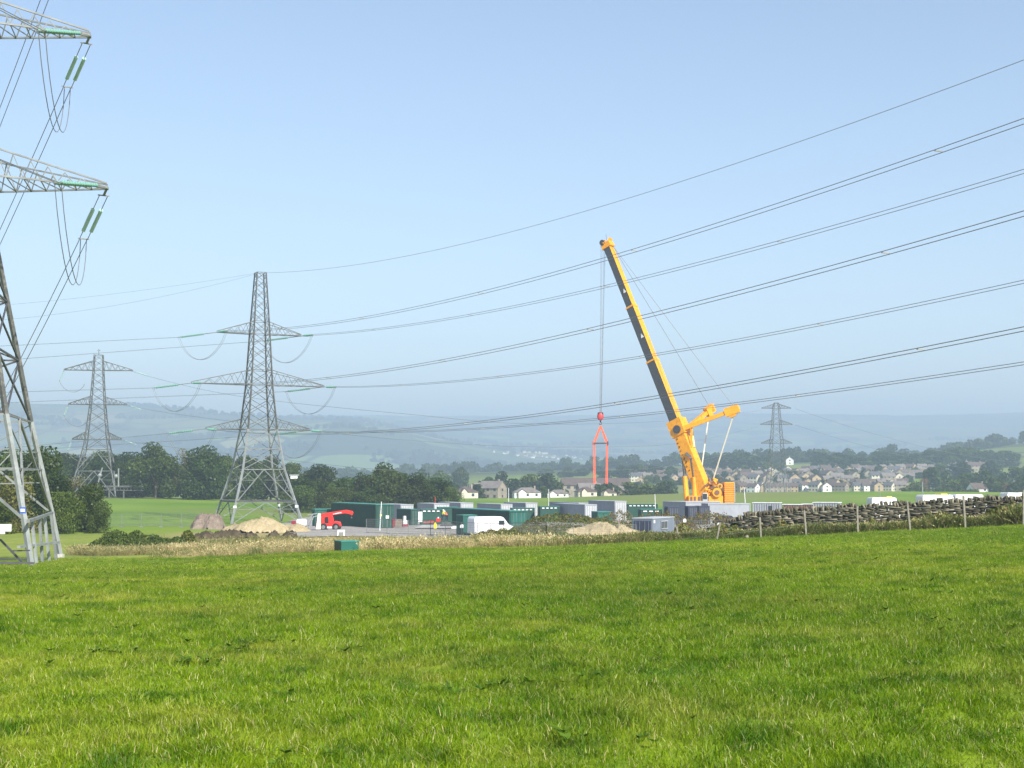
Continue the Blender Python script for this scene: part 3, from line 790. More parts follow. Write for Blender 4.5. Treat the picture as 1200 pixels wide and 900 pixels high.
# --- lattice goalpost of pale struts below the mid pylon
Yg = 400; gx = X(140, Yg); gz = G(gx, Yg)
t = thing('cable_gantry', 'low cable gantry with three pale leaning masts in front of the trees', 'gantry', (gx, Yg, gz))
mb = MB(); mb.bar(P(112, 570, Yg), P(168, 570, Yg), .35, .5); mb.bar(P(112, 574, Yg), P(168, 575, Yg), .25, .2)
for i in range(14): mb.bar(P(112 + i * 4, 570, Yg), P(114 + i * 4, 574.5, Yg), .12)
mb.build('truss_beam', M['weathered_steel'], t)
for a, b in (((120, 548), (114, 570)), ((139, 549), (139, 570)), ((157, 548), (168, 571))):
    mb = MB(); mb.bar(P(a[0], a[1], Yg), P(b[0], b[1], Yg), .4, .3); mb.ball(P(a[0] - 3, a[1] + 9, Yg), .6); mb.build('mast', M['pale_steel'], t)
for a in (128, 145):
    mb = MB(); q = P(a, 588, Yg); q.z = G(q.x, Yg) - .1; mb.bar(q, P(a, 575, Yg), .4, .4); mb.build('post', M['weathered_steel'], t)
# ------------------------------------------------------------------ trees
def crown_mesh(name, mat, seed, n=5200, leaf=.5, W=5.5, H=13, trunk=.18, lobes=16, shape='round'):
    """crown of leaf clumps through a volume of overlapping boughs; W = radius, H = height, base of the crown at trunk*H"""
    g = np.random.default_rng(seed); C = []; zc0 = H * trunk
    for k in range(lobes):
        a = g.random() * 6.28; zf = g.uniform(-.02, .9)
        rr = W * (math.sqrt(max(0, 1 - (1.8 * zf - .65) ** 2)) if shape == 'round' else (1 - .75 * zf)) * g.uniform(.35, .78)
        C.append((rr * math.cos(a), rr * math.sin(a), zc0 + (H - zc0) * zf, W * g.uniform(.30, .5)))
    C.append((0, 0, zc0 + (H - zc0) * .82, W * .35)); C.append((0, 0, zc0 + (H - zc0) * .45, W * .5))
    C = np.array(C); w = C[:, 3] ** 2; w /= w.sum()
    li = g.choice(len(C), n, p=w); u = g.normal(size=(n, 3)); u /= np.linalg.norm(u, axis=1)[:, None]
    rad = C[li, 3] * np.where(g.random(n) < .8, g.uniform(.78, 1.12, n), g.uniform(.2, .8, n))
    u[:, 2] *= .85
    c = C[li, :3] + u * rad[:, None]
    c[:, 2] = np.clip(c[:, 2], zc0 * .6, H * 1.02)
    nrm = u + g.normal(size=(n, 3)) * .65; nrm /= np.linalg.norm(nrm, axis=1)[:, None]
    a = np.cross(nrm, g.normal(size=(n, 3))); a /= np.linalg.norm(a, axis=1)[:, None]; b = np.cross(nrm, a)
    s = leaf * g.uniform(.5, 1.25, n)[:, None]
    k1 = g.uniform(.5, 1, (n, 1)); k2 = g.uniform(.5, 1, (n, 1))
    V = np.stack([c - a * s * .5, c - b * s * .4 * k1 + a * s * .05, c + a * s * .5 * k2, c + b * s * .45], 1).reshape(-1, 3)
    Fq = np.arange(4 * n).reshape(n, 4)
    lt = np.random.default_rng(seed + 5).random(len(C))
    tone = np.clip(.55 * lt[li] + .45 * g.random(n), 0, 1)
    return npmesh(name, V, Fq, mat, tone)
def trunk_mesh(H, W, seed, frac=.75):
    g = random.Random(seed); mb = MB()
    top = Vector((g.uniform(-.4, .4), g.uniform(-.4, .4), H * frac))
    mb.tube([(0, 0, -.4), (0.05, 0, H * .2), top * .6, top], .3, 7, radii=[H * .034, H * .026, H * .018, H * .006])
    for k in range(7):
        a = g.random() * 6.28; z = H * g.uniform(.18, .5); L = W * g.uniform(.5, .85)
        p = Vector((0, 0, z)); q = p + Vector((math.cos(a) * L * .5, math.sin(a) * L * .5, L * .35)); r = p + Vector((math.cos(a) * L, math.sin(a) * L, L * .8))
        mb.tube([p, q, r], .1, 5, radii=[H * .013, H * .009, H * .003])
    me_o = mb.build('trunk', M['bark']); return me_o
class TreeKind:
    def __init__(s, name, mat, seed, W, H, trunk=.18, n=5200, leaf=.5, shape='round', lobes=16):
        s.W, s.H = W, H
        s.root = thing(name, 'x', 'tree', (0, 0, 0))
        c = bpy.data.objects.new('crown', crown_mesh('crown', mat, seed, n, leaf, W, H, trunk, lobes, shape)); COL.objects.link(c); c.parent = s.root
        t = trunk_mesh(H, W, seed); t.parent = s.root
        s.used = False
    def put(s, px, ytop, wpx, Y, label, group, zb=None):
        x = X(px, Y); z = G(x, Y) if zb is None else zb
        h = max(2.5, Z(ytop, Y) - z); wd = wpx / F * Y * (1.12 if Y < 600 else 1.3)
        sx = wd / (2 * s.W); sz = h / (s.H * 1.0)
        if not s.used: r = s.root; s.used = True
        else: r = dup(s.root)
        r.location = (x, Y, z); r.rotation_euler = (0, 0, rng.random() * 6.28); r.scale = (sx, sx, sz)
        r['label'] = label; r['group'] = group
        return r
ND = [TreeKind('broadleaf_tree', M['leaf_dark'], 100 + i, 5.5, 13, .05, 11000, .6, lobes=22 + 3 * i) for i in range(3)]
NM = [TreeKind('broadleaf_tree', M['leaf_mid'], 110 + i, 5.5, 13, .05, 10000, .66, lobes=24) for i in range(2)]
NP = [TreeKind('thin_crowned_tree', M['leaf_pale'], 120, 4.5, 13, .2, 2600, .5, lobes=14)]
NB = [TreeKind('hawthorn_tree', M['leaf_olive'], 125, 5.5, 9, .05, 6000, .5, lobes=18), TreeKind('hawthorn_tree', M['leaf_mid'], 126, 5.5, 9, .05, 6000, .5, lobes=18)]
FD = [TreeKind('distant_tree', M['leaf_dark'], 130 + i, 6, 11, .02, 2200, 1.3, lobes=14) for i in range(4)]
FM = [TreeKind('distant_tree', M['leaf_mid'], 140 + i, 6, 11, .02, 2200, 1.3, lobes=14) for i in range(2)]
FO = [TreeKind('distant_tree', M['rust_leaf'], 150, 6, 11, .1, 900, 1.0, lobes=8)]
ordn = ['first', 'second', 'third', 'fourth', 'fifth', 'sixth', 'seventh', 'eighth', 'ninth', 'tenth', 'eleventh', 'twelfth', 'thirteenth', 'fourteenth', 'fifteenth', 'sixteenth', 'seventeenth', 'eighteenth', 'nineteenth', 'twentieth']
def ordinal(i):
    if i < 20: return ordn[i]
    t = ['twenty', 'thirty', 'forty', 'fifty', 'sixty', 'seventy', 'eighty', 'ninety'][(i + 1) // 10 - 2]; u = (i + 1) % 10
    return t + '-' + ordn[u - 1] if u else t[:-1] + 'ieth'
def plant(kinds, rows_, phrase, group, zb=None):
    rows_ = sorted(rows_)
    for i, r in enumerate(rows_):
        px, yt, wpx, Y = r[:4]; kk = kinds[r[4]] if len(r) > 4 else kinds['d']
        rng.choice(kk).put(px, yt, wpx, Y, phrase % ordinal(i), group, zb)
K = {'d': ND, 'm': NM, 'p': NP, 'b': NB}
# close thicket trees behind the near tower
plant(K, [(-60, 520, 90, 185, 'd'), (8, 522, 60, 215, 'm'), (45, 525, 70, 200, 'd'), (20, 560, 60, 172, 'b'), (62, 556, 50, 186, 'd'), (88, 560, 44, 205, 'p'), (75, 578, 46, 166, 'b'), (107, 567, 42, 172, 'd'), (-10, 580, 50, 165, 'm'), (118, 590, 26, 168, 'b')],
      'leafy tree in the thicket behind the close pylon, %s from the left', 'thicket behind the close pylon')
# wood along the far side of the green pasture
plant(K, [(55, 536, 50, 430, 'd'), (86, 538, 44, 425, 'd'), (114, 540, 44, 430, 'm'), (140, 540, 44, 425, 'd'), (162, 542, 36, 420, 'd'), (70, 532, 46, 440, 'm'), (98, 534, 44, 450, 'd'), (128, 530, 50, 455, 'm'), (150, 531, 42, 450, 'd'), (168, 536, 30, 445, 'm')],
      'tree at the back of the pasture behind the cable gantry, %s from the left', 'trees at the back of the pasture')
plant(K, [(184, 519.5, 54, 402, 'd'), (216, 527, 26, 412, 'p'), (241, 523, 50, 400, 'd'), (200, 535, 40, 430, 'd'), (228, 538, 40, 430, 'd'), (256, 536, 40, 425, 'd'), (268, 531, 36, 425, 'm'), (290, 532, 44, 435, 'm'), (318, 534, 46, 440, 'd'), (340, 540, 42, 430, 'm')],
      'big dark tree of the row beyond the pasture, %s from the left', 'row of big trees beyond the pasture')
plant(K, [(373, 545, 50, 385, 'd'), (362, 561, 44, 335, 'm'), (352, 570, 40, 320, 'b'), (382, 563, 40, 330, 'm'), (405, 557, 42, 325, 'm'), (427, 555, 36, 322, 'd'), (447, 543, 50, 318, 'd'), (470, 556, 40, 322, 'd'), (492, 555, 44, 318, 'd'), (514, 561, 38, 322, 'd'), (528, 572, 26, 318, 'b'), (395, 572, 40, 318, 'b'), (432, 572, 40, 312, 'd'), (478, 575, 40, 316, 'd')],
      'dark tree of the clump behind the long green units, %s from the left', 'clump of trees behind the green units')
KF = {'d': FD, 'm': FM, 'o': FO}
plant(KF, [(495, 549, 22, 760, 'd'), (517, 553, 26, 760, 'm'), (503, 560, 20, 640, 'm'), (540, 548, 20, 900, 'd'), (530, 565, 20, 620, 'd')],
      'hazy tree beyond the dark clump, %s from the left', 'hazy trees beyond the clump')
plant(KF, [(588, 552, 30, 720, 'd'), (560, 568, 20, 580, 'd'), (572, 560, 22, 700, 'm'), (604, 562, 24, 640, 'd'), (622, 557, 24, 660, 'm'), (640, 556, 26, 660, 'd'), (637, 570, 14, 570, 'm'), (655, 566, 18, 600, 'd')],
      'tree among the pale bungalows, %s from the left', 'trees among the bungalows')
plant(KF, [(700, 568, 20, 590, 'd'), (712, 566, 24, 600, 'd'), (738, 566, 28, 600, 'm'), (760, 568, 30, 595, 'm'), (775, 571, 24, 590, 'd'), (748, 574, 20, 570, 'm'), (688, 571, 14, 580, 'd'), (782, 564, 22, 640, 'd')],
      'rounded tree behind the pale field left of the crane, %s from the left', 'trees left of the crane')
plant(KF, [(664, 547, 18, 1150, 'd'), (682, 549, 16, 1180, 'd'), (727, 546, 22, 1100, 'd'), (745, 545, 24, 1100, 'd'), (765, 546, 24, 1120, 'd'), (785, 547, 18, 1100, 'm'), (708, 551, 18, 1120, 'd'), (722, 540, 24, 1500, 'd'), (690, 543, 18, 1500, 'd'), (668, 543, 8, 1500, 'd'), (640, 549, 18, 1250, 'm'), (700, 546, 20, 1300, 'd')],
      'hazy tree above the long brown roof, %s from the left', 'hazy trees above the brown roof')
# trees of the village and the wooded skyline behind it
r_ = []
for i in range(26): r_.append((835 + i * 9 + rng.uniform(-3, 3), rng.uniform(529, 537), rng.uniform(18, 30), rng.uniform(1210, 1280) if not 905 < 835 + i * 9 < 955 else 1420, 'd'))
plant(KF, r_, 'hazy tree of the belt above the village roofs, %s from the left', 'tree belt above the village')
r_ = []
for i in range(20): r_.append((1010 + i * 9 + rng.uniform(-3, 3), (536 - i * .75 if i < 15 else 526 + (i - 15)) + rng.uniform(-2, 3), rng.uniform(22, 34), rng.uniform(1200, 1300), 'd'))
plant(KF, r_, 'tree of the wooded skyline on the right hillside, %s from the left', 'wooded skyline on the right')
r_ = [(1092, 549, 24, 800, 'd'), (1106, 552, 20, 820, 'd'), (1080, 560, 14, 780, 'o'), (1072, 566, 24, 700, 'm'), (1115, 562, 26, 720, 'm'), (1130, 556, 28, 740, 'd'), (1150, 551, 30, 760, 'd'), (1163, 560, 26, 700, 'm'), (1175, 553, 20, 800, 'd'), (1189, 548, 24, 840, 'd'), (1205, 556, 26, 720, 'd'), (1100, 572, 24, 640, 'd'), (1140, 574, 24, 640, 'm'), (1180, 566, 12, 690, 'o'), (1060, 572, 18, 640, 'm'), (1215, 540, 30, 900, 'd'), (1125, 541, 26, 1000, 'd'), (1100, 543, 22, 1050, 'm'), (1160, 541, 24, 1000, 'd'), (1190, 565, 22, 660, 'd')]
plant(KF, r_, 'tree of the grove at the right behind the white vans, %s from the left', 'grove behind the white vans')
r_ = []
for i in range(92):
    px = rng.uniform(745, 1080); Y = rng.choice([860, 905, 960, 1010, 1080, 1160]); g_ = (HOR + (CAMZ - G(X(px, Y), Y)) / Y * F)
    r_.append((px, g_ - rng.uniform(7, 12), rng.uniform(9, 17), Y, rng.choice('ddm')))
plant(KF, r_, 'small garden tree between village houses, %s from the left', 'garden trees in the village')
r_ = [(1130 + 14 * i, 535 - i, 16, 1480, 'm') for i in range(3)]

# ------------------------------------------------------------------ distant woods, hedges and town specks (uncountable)
wk = [crown_mesh('far_crown', M['leaf_dark'], 170 + i, 260, 4.2, 9, 13, .0, 6) for i in range(4)]
pts = []; sc = []
for k in range(150):
    Y = rng.uniform(1600, 5600) if k % 3 else rng.uniform(1550, 2600); px = rng.uniform(-150, 1350); x0 = X(px, Y); a = rng.gauss(0, .35) + (1.57 if rng.random() < .12 else 0)
    if Y < 2300 and px > 1120: continue
    m = rng.choice([14, 24, 40])
    for j in range(m):
        t = (j - m / 2) * 11; pts.append((x0 + t * math.cos(a) + rng.gauss(0, 3), Y + t * math.sin(a) + rng.gauss(0, 3))); sc.append(rng.uniform(.6, 1.3))
for k in range(36):
    Y = rng.uniform(1700, 5000); px = rng.uniform(-150, 1350); x0 = X(px, Y)
    if Y < 2300 and px > 1120: continue
    for j in range(60): pts.append((x0 + rng.gauss(0, 75), Y + rng.gauss(0, 35))); sc.append(rng.uniform(.8, 1.5))
pts = np.array(pts); scatter('distant_woods', 'hazy woods and hedgerows across the far valley', 'woodland', np.stack([pts[:, 0], pts[:, 1], Gn(pts[:, 0], pts[:, 1]) - 1], 1), np.array(sc), wk, .05)
hm = []
for i, (wm, rm) in enumerate((('w_white', 'r_grey'), ('w_cream', 'r_brown'), ('w_cream', 'r_pale'))):
    mb = MB(); mb.box(-7, 7, -4, 4, -2, 5.5, 0); mb.face([(-7.3, -4.4, 5.4), (7.3, -4.4, 5.4), (7.3, 0, 8.6), (-7.3, 0, 8.6)], 1); mb.face([(7.3, 4.4, 5.4), (-7.3, 4.4, 5.4), (-7.3, 0, 8.6), (7.3, 0, 8.6)], 1)
    mb.face([(-7, -4, 5.5), (-7, 4, 5.5), (-7, 0, 8.5)], 0); mb.face([(7, 4, 5.5), (7, -4, 5.5), (7, 0, 8.5)], 0)
    o = mb.build('far_house', [M[wm], M[rm]]); hm.append(o.data); bpy.data.objects.remove(o)
pts = []
for k in range(60):
    Y = rng.uniform(3000, 5200); px = rng.choice([rng.uniform(860, 1230), rng.uniform(860, 1230), rng.uniform(860, 1230), rng.uniform(560, 860)]); x0 = X(px, Y)
    for j in range(rng.choice([4, 9, 18])): pts.append((x0 + rng.gauss(0, 70), Y + rng.gauss(0, 30)))
pts = np.array(pts); scatter('distant_town', 'tiny pale houses sprinkled through the hazy valley', 'distant town', np.stack([pts[:, 0], pts[:, 1], Gn(pts[:, 0], pts[:, 1])], 1), nr.uniform(.5, .85, len(pts)), hm, 0)

# ------------------------------------------------------------------ bramble banks and bushes
def thicket(name, label, cat, ells, mats, n, leaf, seed, kind=None, pm=None):
    """low growth: leaf clumps over a set of humps (cx, cy, rx, ry, h) standing on the land"""
    g = np.random.default_rng(seed); V = []; Fq = []; tone = []; mi = []; areas = np.array([e[2] * e[3] for e in ells]); areas = areas / areas.sum()
    for k in range(n):
        e = ells[g.choice(len(ells), p=areas)]; a = g.random() * 6.28; r = math.sqrt(g.random()); x = e[0] + e[2] * r * math.cos(a); y = e[1] + e[3] * r * math.sin(a)
        top = e[4] * (1 - r ** 3) * (1 + .08 * math.sin(x * 2.1 + y) + .1 * math.sin(x * 5.3)); h = top * (g.uniform(.8, 1.03) if g.random() < .8 else g.random()) + .05
        c = np.array((x, y, G(x, y) + h)); nn = np.array((math.cos(a) * r, math.sin(a) * r, .6)) + g.normal(size=3) * .6; nn /= np.linalg.norm(nn)
        u = np.cross(nn, g.normal(size=3)); u /= np.linalg.norm(u); v = np.cross(nn, u); s = leaf * g.uniform(.5, 1.3)
        b = len(V); V += [c - u * s * .5, c - v * s * .35, c + u * s * .5, c + v * s * .35]; Fq.append((b, b + 1, b + 2, b + 3)); tone.append(g.random()); 
        m = int(g.choice(len(mats), p=pm)) if pm else 0
        mi.append(m)
    me = npmesh(name, np.array(V), np.array(Fq), mats, np.array(tone), np.array(mi))
    cx, cy = ells[0][0], ells[0][1]; L = Vector((cx, cy, G(cx, cy))); me.transform(Matrix.Translation(-L))
    o = bpy.data.objects.new(name, me); COL.objects.link(o); o.location = L
    return tag(o, label, cat, kind=kind)
def E(px, Y, w, d, h): return (X(px, Y), Y, w / F * Y / 2, d, h)
thicket('bramble_bank', 'overgrown green and rusty bramble bank in front of the grey units', 'brambles',
        [E(620, 150, 80, 6, 1.3), E(655, 160, 100, 7, 1.0), E(705, 164, 90, 6, .9), E(590, 140, 80, 6, 1.0), E(735, 170, 60, 5, 1.5), E(600, 128, 120, 5, .7), E(640, 138, 90, 6, .9), E(665, 152, 80, 5, .8)], [M['bramble'], M['rust_leaf'], M['leaf_mid']], 26000, .2, 5, 'stuff', [.6, .15, .25])
thicket('bramble_bank', 'brown weedy bank between the grey cabin and the crane', 'brambles',
        [E(775, 186, 90, 5, 2.4), E(830, 182, 80, 5, 2.5), E(725, 190, 60, 4, 2.5), E(870, 170, 60, 4, 2.0)], [M['rust_leaf'], M['bramble']], 10000, .2, 6, 'stuff', [.4, .6])
thicket('gorse_bush', 'dark green bush with dry grass round it left of the sand heaps', 'bush',
        [E(152, 101, 80, 3, 1.35), E(140, 101, 50, 2.4, 1.5), E(178, 102, 70, 2.4, 1.15), E(205, 104, 50, 2, .8), E(118, 100, 40, 2, .8)], [M['leaf_olive'], M['leaf_mid'], M['leaf_dark']], 15000, .15, 8, None, [.3, .4, .3])
thicket('gorse_bush', 'small dark bush at the end of the dry grass near the rubble', 'bush', [E(222, 112, 22, 1.4, 1.1)], [M['bramble'], M['leaf_dark']], 900, .22, 9, None, [.5, .5])
# dry grass skirt round the bush
n = 2600; pxr = nr.uniform(85, 245, n); yr = nr.uniform(94, 108, n); a = wav(pxr * .3, yr, 7, 5); ok = (np.abs((pxr - 165) / 80) ** 2 + ((yr - 99) / 7) ** 2 < 1) ; pxr = pxr[ok]; yr = yr[ok]; xr = (pxr - 600) / F * yr
scatter('dry_grass', 'pale dry grass skirt round the dark bush', 'dry grass', np.stack([xr, yr, Gn(xr, yr)], 1), nr.uniform(.35, .9, len(xr)), dc)
# rough growth along the foot of the wall and through the strip
n = 13000; pxr = nr.uniform(560, 1320, n); base = field_edge(pxr); yr = base + .2 + nr.random(n) ** 1.5 * np.where(pxr > 860, 3.2, np.where(pxr > 780, 5, 9)); ok = nr.random(n) < np.clip((pxr - 560) / 200, .25, 1) * np.clip(.65 + 1.5 * wav(pxr * .1, yr, 3, 10), .1, 1); pxr = pxr[ok]; yr = yr[ok]; xr = (pxr - 600) / F * yr
s = nr.uniform(.5, 1.1, len(xr)) * (1 + .4 * wav(xr, yr * 0, 4, 16)) * np.where(pxr > 860, .8, .7) * np.where(pxr > 1090, 1.35, 1)
scatter('rough_grass', 'tangled green and brown weeds along the foot of the stone wall', 'weeds', np.stack([xr, yr, Gn(xr, yr)], 1), s, rc)
el = []
for k in range(60):
    px = rng.uniform(930, 1300) if k % 4 else rng.uniform(770, 1000); Y = float(field_edge(px)) + rng.uniform(1.0, 2.6); el.append(E(px, Y, rng.uniform(14, 34), .8, rng.uniform(.5, .95) * (1.25 if px > 1090 else .9)))
thicket('bramble_growth', 'bramble and nettle growth climbing the stone wall', 'brambles', el, [M['bramble'], M['leaf_olive'], M['rust_leaf'], M['leaf_mid']], 26000, .14, 15, 'stuff', [.35, .3, .1, .25])

# ------------------------------------------------------------------ heaps
def heap(name, label, px, Y, wpx, d, h, mat, seed, cat='heap', rough=.17, n=44):
    rg = np.random.default_rng(seed); x0 = X(px, Y); rx = wpx / F * Y / 2; V = []; Fc = []
    ph = rg.uniform(0, 6.28, 12)
    for i in range(n + 1):
        for j in range(n + 1):
            u = -1 + 2 * i / n; v = -1 + 2 * j / n; r = math.sqrt(u * u + v * v); 
            x = x0 + u * rx; y = Y + v * d
            k = max(0, 1 - (r * (1 + .13 * math.sin(3 * math.atan2(v, u) + ph[0]) + .08 * math.sin(7 * math.atan2(v, u) + ph[1]))) ** 2.3)
            b = h * k * (1 + .14 * math.sin(u * 5 + ph[2]) + .1 * math.sin(v * 7 + u * 4 + ph[3])) + (rough * h * rg.normal() * .35 if k > .02 else -.05)
            V.append((x, y, G(x, y) + b - .04))
    for i in range(n):
        for j in range(n):
            a = i * (n + 1) + j; Fc.append((a, a + n + 1, a + n + 2, a + 1))
    L = Vector((x0, Y, G(x0, Y))); me = npmesh(name, np.array(V), np.array(Fc), mat); me.transform(Matrix.Translation(-L)); me.polygons.foreach_set('use_smooth', [True] * len(Fc))
    o = bpy.data.objects.new(name, me); COL.objects.link(o); o.location = L; return tag(o, label, cat)
heap('sand_heap', 'broad pale sand heap in front of the tall pylon', 303, 170, 92, 5, 1.5, M['sand'], 1)
heap('sand_heap', 'low end of sand beside the red crane truck', 345, 172, 40, 4, 1.0, M['sand'], 2)
heap('gravel_heap', 'pointed grey brown gravel heap at the left foot of the tall pylon', 247, 190, 40, 4, 2.1, M['grey_soil'], 3)
heap('sand_heap', 'pale tan spoil heap behind the mesh fence left of the grey cabin', 695, 148, 88, 5, 1.6, M['sand'], 4)
heap('sand_heap', 'small tan spoil heap touching the dark doors of the grey cabin', 732, 152, 44, 3, 1.3, M['sand'], 5)
for i, (px, wpx, h, lb) in enumerate(((243, 26, .9, 'leftmost dark clod heap below the gravel heap'), (268, 36, 1.1, 'large dark clod heap in front of the sand'), (292, 26, .7, 'flat dark clod heap in front of the sand middle'), (322, 18, .8, 'dark clod heap near the right end of the row'), (341, 18, .8, 'rightmost dark clod heap before the red truck'))):
    heap('soil_heap', lb, px, 138 + i, wpx * 1.1, 1.6, h * .75, M['dark_soil'], 20 + i, rough=.35, n=22)
# ------------------------------------------------------------------ dry stone wall
t = NT('wall_stone'); a = t.attr('tone'); p = t.pos(); f = t.noise(9, 4, p, .7)
c = t.ramp(a, [(0, (.04, .034, .025)), (.45, (.10, .088, .062)), (.8, (.18, .16, .115)), (1, (.30, .27, .20))])
c = t.mix(t.ramp(f, [(.5, 0), (.7, .7)]), c, (.13, .14, .08)); t.bsdf(c, .95, bump=f, bs=.6, bd=.03, spec=.15); M['wall_stone'] = t.mat
def wall_line(px):
    Y = float(np.interp(px, [780, 830, 880, 1000, 1200, 1400], [86, 84.5, 83, 81, 77.8, 74])); return X(px, Y), Y
def stone(V, Fq, tn, g, cx, cy, cz, w, d, h, ang, tilt):
    b = len(V); ca, sa = math.cos(ang), math.sin(ang); q = []
    for (x, y, z) in ((-1, -1, -1), (1, -1, -1), (1, 1, -1), (-1, 1, -1), (-1, -1, 1), (1, -1, 1), (1, 1, 1), (-1, 1, 1)):
        x = x * w / 2 * g.uniform(.8, 1.05); y = y * d / 2 * g.uniform(.85, 1.1); z = z * h / 2 * g.uniform(.75, 1.05)
        x, z = x * math.cos(tilt) - z * math.sin(tilt), x * math.sin(tilt) + z * math.cos(tilt)
        V.append((cx + x * ca - y * sa, cy + x * sa + y * ca, cz + z))
    tv = g.random()
    for f_ in ((0, 3, 2, 1), (4, 5, 6, 7), (0, 1, 5, 4), (1, 2, 6, 5), (2, 3, 7, 6), (3, 0, 4, 7)): Fq.append(tuple(b + k for k in f_)); tn.append(tv)
def build_wall():
    g = np.random.default_rng(77); W_ = thing('dry_stone_wall', 'long dark dry stone wall tumbling down at its end beside the grey cabin', 'stone wall', (wall_line(840)[0], wall_line(840)[1], G(*wall_line(840))))
    V, Fq, tn = [], [], []; V2, F2, t2 = [], [], []
    px = 812.
    while px < 1340:
        x, y = wall_line(px); x2, y2 = wall_line(px + 1); ang = math.atan2(y2 - y, x2 - x); z = G(x, y)
        full = float(np.interp(px, [805, 830, 858, 885, 910, 1400], [.35, .6, .9, 1.3, 1.4, 1.5])) + .06 * math.sin(px * .11) + .05 * math.sin(px * .31)
        px += .38 * F / y / 1.0 * 1.0 if False else 7.2
        zz = -.1
        while zz < full:
            h = g.uniform(.05, .11)
            for side in (-1, 1):
                off = side * (.2 - .07 * zz) + g.normal() * .02
                along = g.uniform(-.12, .12); w = g.uniform(.22, .55)
                stone(V, Fq, tn, g, x + along * math.cos(ang) - off * math.sin(ang), y + off * math.cos(ang), z + zz + h / 2, w, .42, h * 1.0, ang + g.normal() * .06, g.normal() * .05)
            zz += h * .97
        if full > .9:
            for k in range(4):
                if g.random() < .1: continue
                along = (k - 1.5) * .09 + g.normal() * .02
                stone(V2, F2, t2, g, x + along, y + g.normal() * .03, z + full + .13, g.uniform(.08, .13), .46, g.uniform(.22, .4), ang + g.normal() * .15, g.normal(.12, .22))
    for k in range(150):   # fallen stones at the ruined end
        px = 796 + 90 * g.random() ** 1.3; x, y = wall_line(px); oy = g.normal() * .7 - .3; x += g.normal() * .2
        stone(V, Fq, tn, g, x, y + oy, G(x, y + oy) + .05 + g.random() * (.45 if abs(oy) < .5 else .1), g.uniform(.18, .45), .28, g.uniform(.1, .2), g.random() * 3, g.normal() * .5)
    for nm_, v, f, tt in (('stonework', V, Fq, tn), ('coping_stones', V2, F2, t2)):
        me = npmesh(nm_, np.array(v), np.array(f), M['wall_stone'], np.array(tt)); me.transform(Matrix.Translation(-W_.location))
        o = bpy.data.objects.new(nm_, me); COL.objects.link(o); o.parent = W_
build_wall()
# post and wire fence in front
px_posts = [(794, 617, 635, 80.5, -1), (841, 612, 635, 79.5, 3), (890.5, 606, 623, 79, 0), (943, 598, 620, 78.5, -.5), (1004, 593, 611, 78, .5), (1064, 587, 614, 77, -1), (1129, 581, 600, 76, 0), (1198, 574, 602, 74.5, 1.5), (1262, 570, 600, 73.5, 0)]
f_ = thing('post_and_wire_fence', 'line of weathered wooden posts with wire in front of the stone wall', 'fence', (X(794, 80.5), 80.5, G(X(794, 80.5), 80.5)))
tops = []
for px, yt, yb, Y, lean in px_posts:
    top = P(px + lean, yt, Y); x = X(px - lean, Y); mb = MB(); mb.bar((x, Y, G(x, Y) - .2), top, .10, .09); mb.build('post', M['wood_post'], f_); tops.append(top)
mb = MB()
for a, b in zip(tops[:-1], tops[1:]):
    for dz in (-.12, -.42, -.72): mb.bar(a + Vector((0, 0, dz)), b + Vector((0, 0, dz)), .012)
mb.build('fence_wire', M['galvanised'], f_)

# mesh security fences
def mesh_fence(label, pts, h, panel=3.4, w=.06, mesh=True):
    f_ = thing('mesh_fence', label, 'fence', (*pts[0], G(*pts[0])))
    mbm = MB(); P0 = [Vector((x, y, G(x, y))) for x, y in pts]
    for a, b in zip(P0[:-1], P0[1:]):
        n = max(1, round((b - a).length / panel))
        for k in range(n + 1):
            q = a.lerp(b, k / n); q.z = G(q.x, q.y)
            mb = MB(); mb.bar(q, q + Vector((0, 0, h)), w); mb.box(q.x - .3, q.x + .3, q.y - .12, q.y + .12, q.z, q.z + .13); mb.build('post', M['galvanised'], f_)
        for k in range(n):
            q = a.lerp(b, k / n); r = a.lerp(b, (k + 1) / n); q.z = G(q.x, q.y); r.z = G(r.x, r.y)
            for zz in (.2, h): mbm.bar(q + Vector((0, 0, zz)), r + Vector((0, 0, zz)), w * .8)
            if mesh:
                for i in range(1, 22): c_ = q.lerp(r, i / 22); mbm.bar(c_ + Vector((0, 0, .2)), c_ + Vector((0, 0, h)), .014)
                for i in range(1, 6): zz = .2 + (h - .2) * i / 6; mbm.bar(q + Vector((0, 0, zz)), r + Vector((0, 0, zz)), .012)
    mbm.build('mesh_panel', M['galvanised'], f_)
mesh_fence('pale mesh site fence in front of the green pasture at left', [(X(122, 205), 205), (X(238, 200), 200)], 1.9, 3.4, .07)
mesh_fence('mesh site fence in front of the green units and the bramble bank', [(X(430, 168), 168), (X(505, 160), 160), (X(560, 150), 150), (X(640, 133), 133), (X(672, 133), 133)], 1.75, 3.4, .055)
mesh_fence('mesh site fence in front of the tan spoil heap', [(X(676, 136), 136), (X(745, 138), 138)], 1.6, 3.4, .03)
mesh_fence('thin railed fence between the brown weedy bank and the stone wall', [(X(790, 132), 132), (X(870, 128), 128)], 1.9, 4, .05, False)
def pole(label, px, yt, yb, Y, r, mat, lean=0, lamp=False, name='site_pole'):
    a = P(px - lean, yb, Y); a.z = min(a.z, G(a.x, a.y)) - .05; b = P(px + lean, yt, Y)
    mb = MB(); mb.tube([a, b], r, 6, radii=[r, r * .7]); 
    if lamp: mb.box(b.x - .5, b.x + .1, b.y - .1, b.y + .1, b.z - .02, b.z + .12)
    single(mb, name, M[mat], label, 'pole', a)
pole('tall thin white pole in front of the end of the long green unit', 446, 588, 623, 178, .07, 'white_paint', 1)
